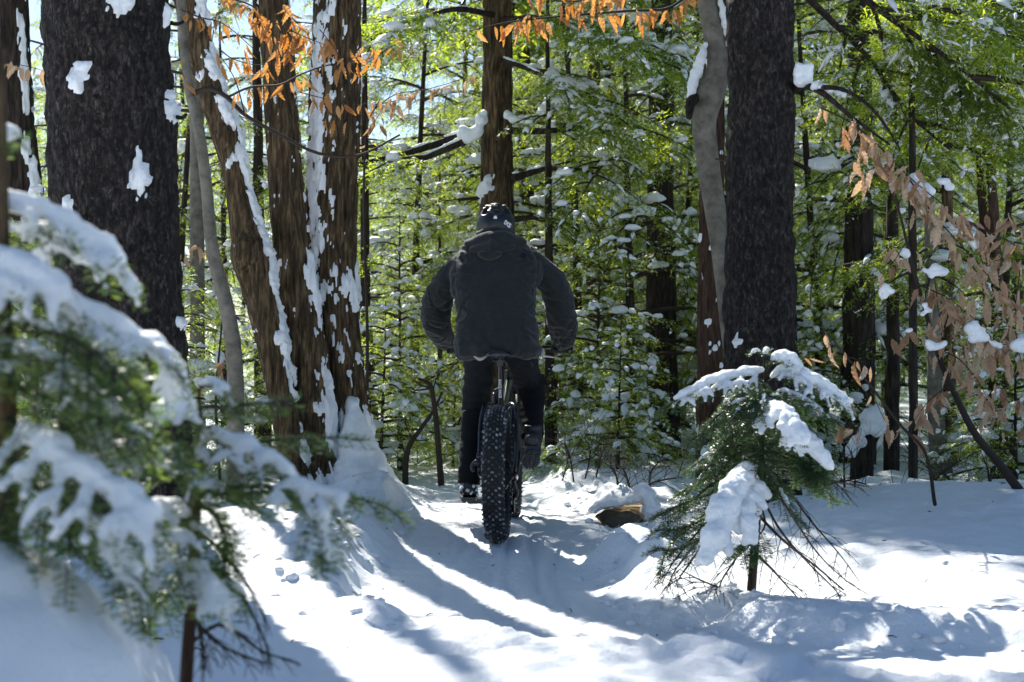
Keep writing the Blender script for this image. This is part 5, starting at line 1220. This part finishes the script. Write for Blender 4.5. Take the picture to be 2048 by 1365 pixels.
# jacket body with sleeves
jk = MB(); stack(jk, [(716, 930, 1066, 7.80, .12), (704, 918, 1076, 7.79, .150), (690, 916, 1077, 7.79, .155), (655, 917, 1071, 7.81, .15), (620, 914, 1066, 7.85, .145), (580, 906, 1073, 7.90, .14), (545, 900, 1087, 7.95, .135), (520, 908, 1086, 7.99, .125), (500, 922, 1070, 8.02, .11), (482, 945, 1042, 8.04, .085), (468, 962, 1022, 8.06, .06)], 40, 60)
limb(jk, [(a, b, d, r * 1.03) for a, b, d, r in AL], 22, 24); limb(jk, [(a, b, d, r * 1.03) for a, b, d, r in AR], 22, 24)
V, Q, T, no = remesh(jk, .0085, 6)
px = 1024 + V[:, 0] / V[:, 1] * F; arm = np.maximum(sst(925, 900, px), sst(1078, 1100, px))
cr_ = 1 - 2 * np.abs(perlin(V * np.array([6, 7, 22]) + np.array([0, 0, 1.5]) * px[:, None] * .012)); lo = fbm(V * np.array([5, 5, 7]), 3)
low = np.exp(-((V[:, 2] - 1.03) / .10) ** 2); side_ = np.exp(-((np.abs(px - 994) - 70) / 16) ** 2)
seam = -.006 * (np.exp(-((px - 912 - .05 * (V[:, 2] - 1.4) * 100) / 1.6) ** 2) + np.exp(-((px - 1074) / 1.6) ** 2)) * sst(1.25, 1.35, V[:, 2]) - .004 * np.exp(-((V[:, 2] - 1.52 + .03 * np.cos((px - 994) / 40)) / .004) ** 2) * (1 - arm)
dg = perlin(V * np.array([9, 9, 9])) * .9 + (V[:, 2] + (np.abs(px - 994) - 90) * .0022) * 3
cr2 = 1 - 2 * np.abs(perlin(np.stack([V[:, 0] * 4, V[:, 1] * 4, dg * 5], 1)))
V = V + no * (seam + arm * .013 * cr2 * sst(1.6, 1.4, V[:, 2]) + (1 - arm) * .011 * cr2 * np.exp(-((np.abs(px - 994) - 68) / 22) ** 2))[:, None]
V = V + no * (arm * (.007 * cr_ * sst(1.5, 1.3, V[:, 2]) + .008 * lo) + (1 - arm) * (.011 * lo + low * .012 * (1 - 2 * np.abs(perlin(V * np.array([11, 6, 9])))) + side_ * .010 * cr_))[:, None]
# hem rides up over the saddle
hemk = np.exp(-((px - 1001) / 20) ** 2) * sst(1.03, .96, V[:, 2]) * (V[:, 1] < 7.8)
V[:, 2] += hemk * .022
jacket = build('jacket', (V, Q, T), JACK, rider)
hm = MB()
for (a, b, d, r) in (AL[-1], AR[-1]):
    c = at(a, b, d); dcl = nrm(at(*[x for x in (AL if a < 1000 else AR)[-2][:3]]) - c)
    cm = MB(); cm.tube([c - dcl * .012, c + dcl * .0, c + dcl * .03], np.array([1.0, 1.14, 1.10]) * r * K * d, 20); build('cuff', cm, SLEEVE, jacket)
hd_ = MB()
for t in np.linspace(-1, 1, 15):
    hd_.ball(at(990 + 50 * t, 481 + 7 * t * t - 3 * t, 7.925 + .07 * t * t), [.034, .05, .052 - .018 * t * t], 2)
for t in np.linspace(-1, 1, 11):
    hd_.ball(at(984 + 36 * t, 497 - 3 * t, 7.878 + .05 * abs(t)), [.03, .04, .05 - .028 * abs(t)], 2)
for t in np.linspace(-1, 1, 7): hd_.ball(at(979 + 16 * t, 512 - 3 * abs(t) , 7.86), [.022, .03, .030 - .014 * abs(t)], 2)
for t in np.linspace(-1, 1, 9): hd_.ball(at(990 + 31 * t, 466 + 6 * t * t, 8.0 + .03 * t * t), [.025, .04, .03], 2)
V, Q, T, no = remesh(hd_, .007, 4)
V = V + no * (.005 * (1 - 2 * np.abs(perlin(V * np.array([7, 7, 17])))) + .004 * fbm(V * 12, 2))[:, None]
build('hood', (V, Q, T), JACK, jacket)
bg_ = MB(); c = at(1047, 512, 7.86)
for k in range(14):
    a0, a1 = k * 2 * math.pi / 14, (k + 1) * 2 * math.pi / 14
    bg_.tube([c + np.array([math.cos(a0) * .010, 0, math.sin(a0) * .010]), c + np.array([math.cos(a1) * .010, 0, math.sin(a1) * .010])], .003, 5)
build('emblem', bg_, FOAM, jacket)
sh_ = MB(); sh_.tube(ats([(948, 713, 7.665), (960, 719, 7.66), (975, 712, 7.665)]), [.004, .009, .004], 8, n=12); build('shirt_hem', sh_, SHIRT, rider)
# gloves: palm, four curled fingers and a thumb round each grip
for s in (-1, 1):
    gl = MB(); g0 = bk(.884, .325 * s, 1.046); wrist = at(*((AL if s < 0 else AR)[-1][:3])) - [0, 0, .012]
    gl.tube([wrist, (wrist + g0) / 2 + [0, 0, .012], g0 + [0, -.014, .026]], [.034, .038, .036], 14, n=10, flat=.8)
    gl.tube([g0 + rt * .042 + [0, -.012, .026], g0 - rt * .042 + [0, -.012, .026]], [.021, .021], 12)
    for k, (dv, r_, ln) in enumerate(((.036, .0105, 1.0), (.013, .011, 1.1), (-.010, .0108, 1.05), (-.032, .0095, .9))):
        b = g0 - rt * dv * s; P_ = []
        for a_ in np.linspace(80, -150 * ln, 9): P_.append(b + hd * .029 * math.cos(R(a_)) + zz * .029 * math.sin(R(a_)))
        gl.tube(P_, np.linspace(r_ * 1.1, r_ * .85, 9), 8); gl.ball(P_[-1], [r_ * .9] * 3, 1)
    b = g0 - rt * .045 * s
    gl.tube([b + [0, -.02, .02], b - rt * .012 * s - hd * .03 - zz * .004, b - rt * .014 * s - hd * .012 - zz * .028], [.0125, .0115, .0095], 8, n=8)
    V, Q, T, _ = remesh(gl, .0042, 2); build('glove', (V, Q, T), GLOVE, rider)
# boots
def boot(ank, heel, toe, lab, snowy):
    f = nrm(toe - heel); r_ = nrm(np.cross(f, zz)); u_ = np.cross(r_, f); M = np.stack([f, r_, u_], 1); ln = np.linalg.norm(toe - heel)
    bm_ = MB(); bm_.tube([ank + zz * .05, ank, heel * .75 + ank * .25 + f * .02], [.052, .052, .05], 16, n=10)
    st_ = np.linspace(0, 1, 9); wd = np.array([.036, .042, .042, .040, .043, .048, .048, .042, .025]); ht = np.array([.07, .095, .10, .085, .068, .056, .048, .040, .025])
    for k in range(8):
        bm_.tube([heel + f * ln * st_[k] + u_ * ht[k] * .5, heel + f * ln * st_[k + 1] + u_ * ht[k + 1] * .5], [wd[k], wd[k + 1]], 14, up=u_, flat=ht[k] / wd[k] * .55)
    V, Q, T, _ = remesh(bm_, .008, 3, .002, 30); bo = build('boot', (V, Q, T), BOOT, rider, label=lab)
    sl = MB(); out = []
    for k in range(9): out.append((st_[k], wd[k] * 1.06))
    top = [[heel + f * ln * a * 1.03 - f * .008 + r_ * w_ * sx - u_ * (.004 + z_) for sx in (-1, 1)] for z_ in (0, .02) for a, w_ in out]
    top = np.array(top).reshape(2, 9, 2, 3); i = np.arange(36).reshape(2, 9, 2)
    for k in range(8):
        sl.q.append(np.array([[i[0, k, 0], i[0, k, 1], i[0, k + 1, 1], i[0, k + 1, 0]], [i[1, k, 0], i[1, k + 1, 0], i[1, k + 1, 1], i[1, k, 1]], [i[0, k, 0], i[0, k + 1, 0], i[1, k + 1, 0], i[1, k, 0]], [i[0, k, 1], i[1, k, 1], i[1, k + 1, 1], i[0, k + 1, 1]]]))
    sl.q.append(np.array([[i[0, 0, 0], i[1, 0, 0], i[1, 0, 1], i[0, 0, 1]], [i[0, 8, 0], i[0, 8, 1], i[1, 8, 1], i[1, 8, 0]]])); sl.v.append(top.reshape(-1, 3)); sl.n += 36
    for k in range(11):
        for sx in (-.6, 0, .6):
            w_ = np.interp(k / 10, st_, wd); sl.box(heel + f * ln * (.02 + .095 * k) + r_ * w_ * sx * 1.1 - u_ * .029, (ln * .05, w_ * .5, .012), M)
    build('sole', sl, SOLE, bo, smooth=False)
    if snowy:
        sn = MB(); rg_ = np.random.RandomState(4)
        for k in range(26): sn.ball(heel + f * ln * rg_.uniform(-.1, .35) + r_ * rg_.uniform(-.05, .05) + u_ * rg_.uniform(.01, .075) - f * .045 * rg_.rand(), [.006 + .005 * rg_.rand()] * 3, 1)
        build('caked_snow', sn, SNOW, bo, kind='stuff')
hl = PL + np.array([0, -.13, .03]); boot(at(938, 972, 7.97), np.array([at(938, 990, 7.9)[0], 7.90, PL[2] + .045]), np.array([at(938, 990, 7.9)[0] - .012, 8.17, PL[2] + .038]), 'left boot at the bottom of the stroke, dusted with snow', True)
boot(at(1066, 868, 7.86), np.array([at(1067, 880, 7.78)[0], 7.76, at(0, 892, 7.76)[2]]), np.array([PR[0] + .005, 7.985, at(0, 928, 7.98)[2]]), 'right boot with heel raised and treaded sole showing', False)
# helmet
hc = at(992, 455, 8.12); LV = 60; TH, PH = np.meshgrid(np.linspace(0, 2 * math.pi, 96, endpoint=False), np.linspace(0, 1, 44)[1:])
el = math.pi / 2 - PH * (math.pi / 2 + .42 + .22 * np.sin(-TH) * 0)
X = np.cos(el) * np.cos(TH); Yv = np.cos(el) * np.sin(TH); Z = np.sin(el)
dep = np.zeros_like(X)
def groove(a0, e0, wa, we, d): return d * sst(1, .55, np.abs(angdiff(TH, a0)) * np.maximum(np.cos(el), .25) / wa) * sst(1, .55, np.abs(el - e0) / we)
bk_ = -math.pi / 2
for a0, e0, wa, we in ((bk_, .62, .24, .085), (bk_, 1.02, .30, .07), (bk_ - .75, .72, .17, .30), (bk_ + .75, .72, .17, .30), (bk_ - .62, 1.15, .16, .1), (bk_ + .62, 1.15, .16, .1), (bk_ - 1.5, .7, .2, .3), (bk_ + 1.5, .7, .2, .3), (1.57, .8, .25, .4)): dep += groove(a0, e0, wa, we, .022)
ridge = .006 * np.exp(-((el - .42 - .35 * np.abs(angdiff(TH, bk_))) / .05) ** 2) + .005 * np.exp(-((el - .9 - .1 * np.abs(angdiff(TH, bk_))) / .05) ** 2)
rs = 1 + (ridge - dep) / .11
rim = np.where((PH > .93), .97, 1)
Vh = hc + np.stack([X * .111 * rs * rim, Yv * .142 * rs * rim, Z * .128 * rs + .008], -1)
mbh = MB(); mbh.add([hc + [0, 0, .136]]); mbh.grid(Vh, wrap=True); mbh.t.append(np.stack([np.zeros(96, int), 1 + np.arange(96), 1 + (np.arange(96) + 1) % 96], 1))
helmet = build('helmet', mbh, SHELL, rider)
vm = MB()
for a0, e0, wa, we in ((bk_, .62, .20, .06), (bk_, 1.02, .26, .05)):
    aa = np.linspace(-wa, wa, 9); ee = np.linspace(-we, we, 4); A_, E_ = np.meshgrid(aa, ee); A_ = a0 + A_ / np.maximum(np.cos(e0), .25); E_ = e0 + E_
    vm.grid(hc + np.stack([np.cos(E_) * np.cos(A_) * .113, np.cos(E_) * np.sin(A_) * .142, np.sin(E_) * .128 + .008], -1) * np.array([1, 1, 1]) - np.array([0, -.019, .004]))
build('vent', vm, FOAM, helmet)
def on_helmet(a, e, lift=.002):
    p = hc + np.array([math.cos(e) * math.cos(a) * (.113 + lift), math.cos(e) * math.sin(a) * (.142 + lift), math.sin(e) * (.128 + lift) + .008]); return p
a0, e0 = bk_ + .60, -.02
p = on_helmet(a0, e0, .004); px_ = nrm(on_helmet(a0 + .1, e0 - .05) - on_helmet(a0 - .1, e0 + .05)); py_ = nrm(on_helmet(a0, e0 + .1) - on_helmet(a0, e0 - .1))
text_mesh('iXS', .036, frame(p, px_, py_), PRINT, helmet, 'lettering', .0012, .002)
q_ = [on_helmet(bk_ - .13 + .02, .20, .003), on_helmet(bk_ + .13 - .06, .20, .003), on_helmet(bk_ + .09 - .05, .33, .003), on_helmet(bk_ - .09 + .01, .33, .003)]
rf = MB(); rf.add(q_ + [x + np.array([0, .006, 0]) for x in q_], Q=[[0, 1, 2, 3], [0, 4, 5, 1], [1, 5, 6, 2], [2, 6, 7, 3], [3, 7, 4, 0]]); build('reflector', rf, PRINT, helmet, smooth=False)
dlm = MB(); dlm.tube([hc + [-.045, -.118, -.045], hc + [0, -.128, -.058], hc + [.045, -.118, -.045]], [.006, .011, .006], 8, n=10); build('fit_dial', dlm, GLOVE, helmet)
sg = MB()
for s in (-1, 1): sg.tube([hc + [.088 * s, -.05, -.035], hc + [.092 * s, .03, -.03], hc + [.07 * s, .11, -.03]], .003, 6, n=8)
build('glasses', sg, PAINT, rider)
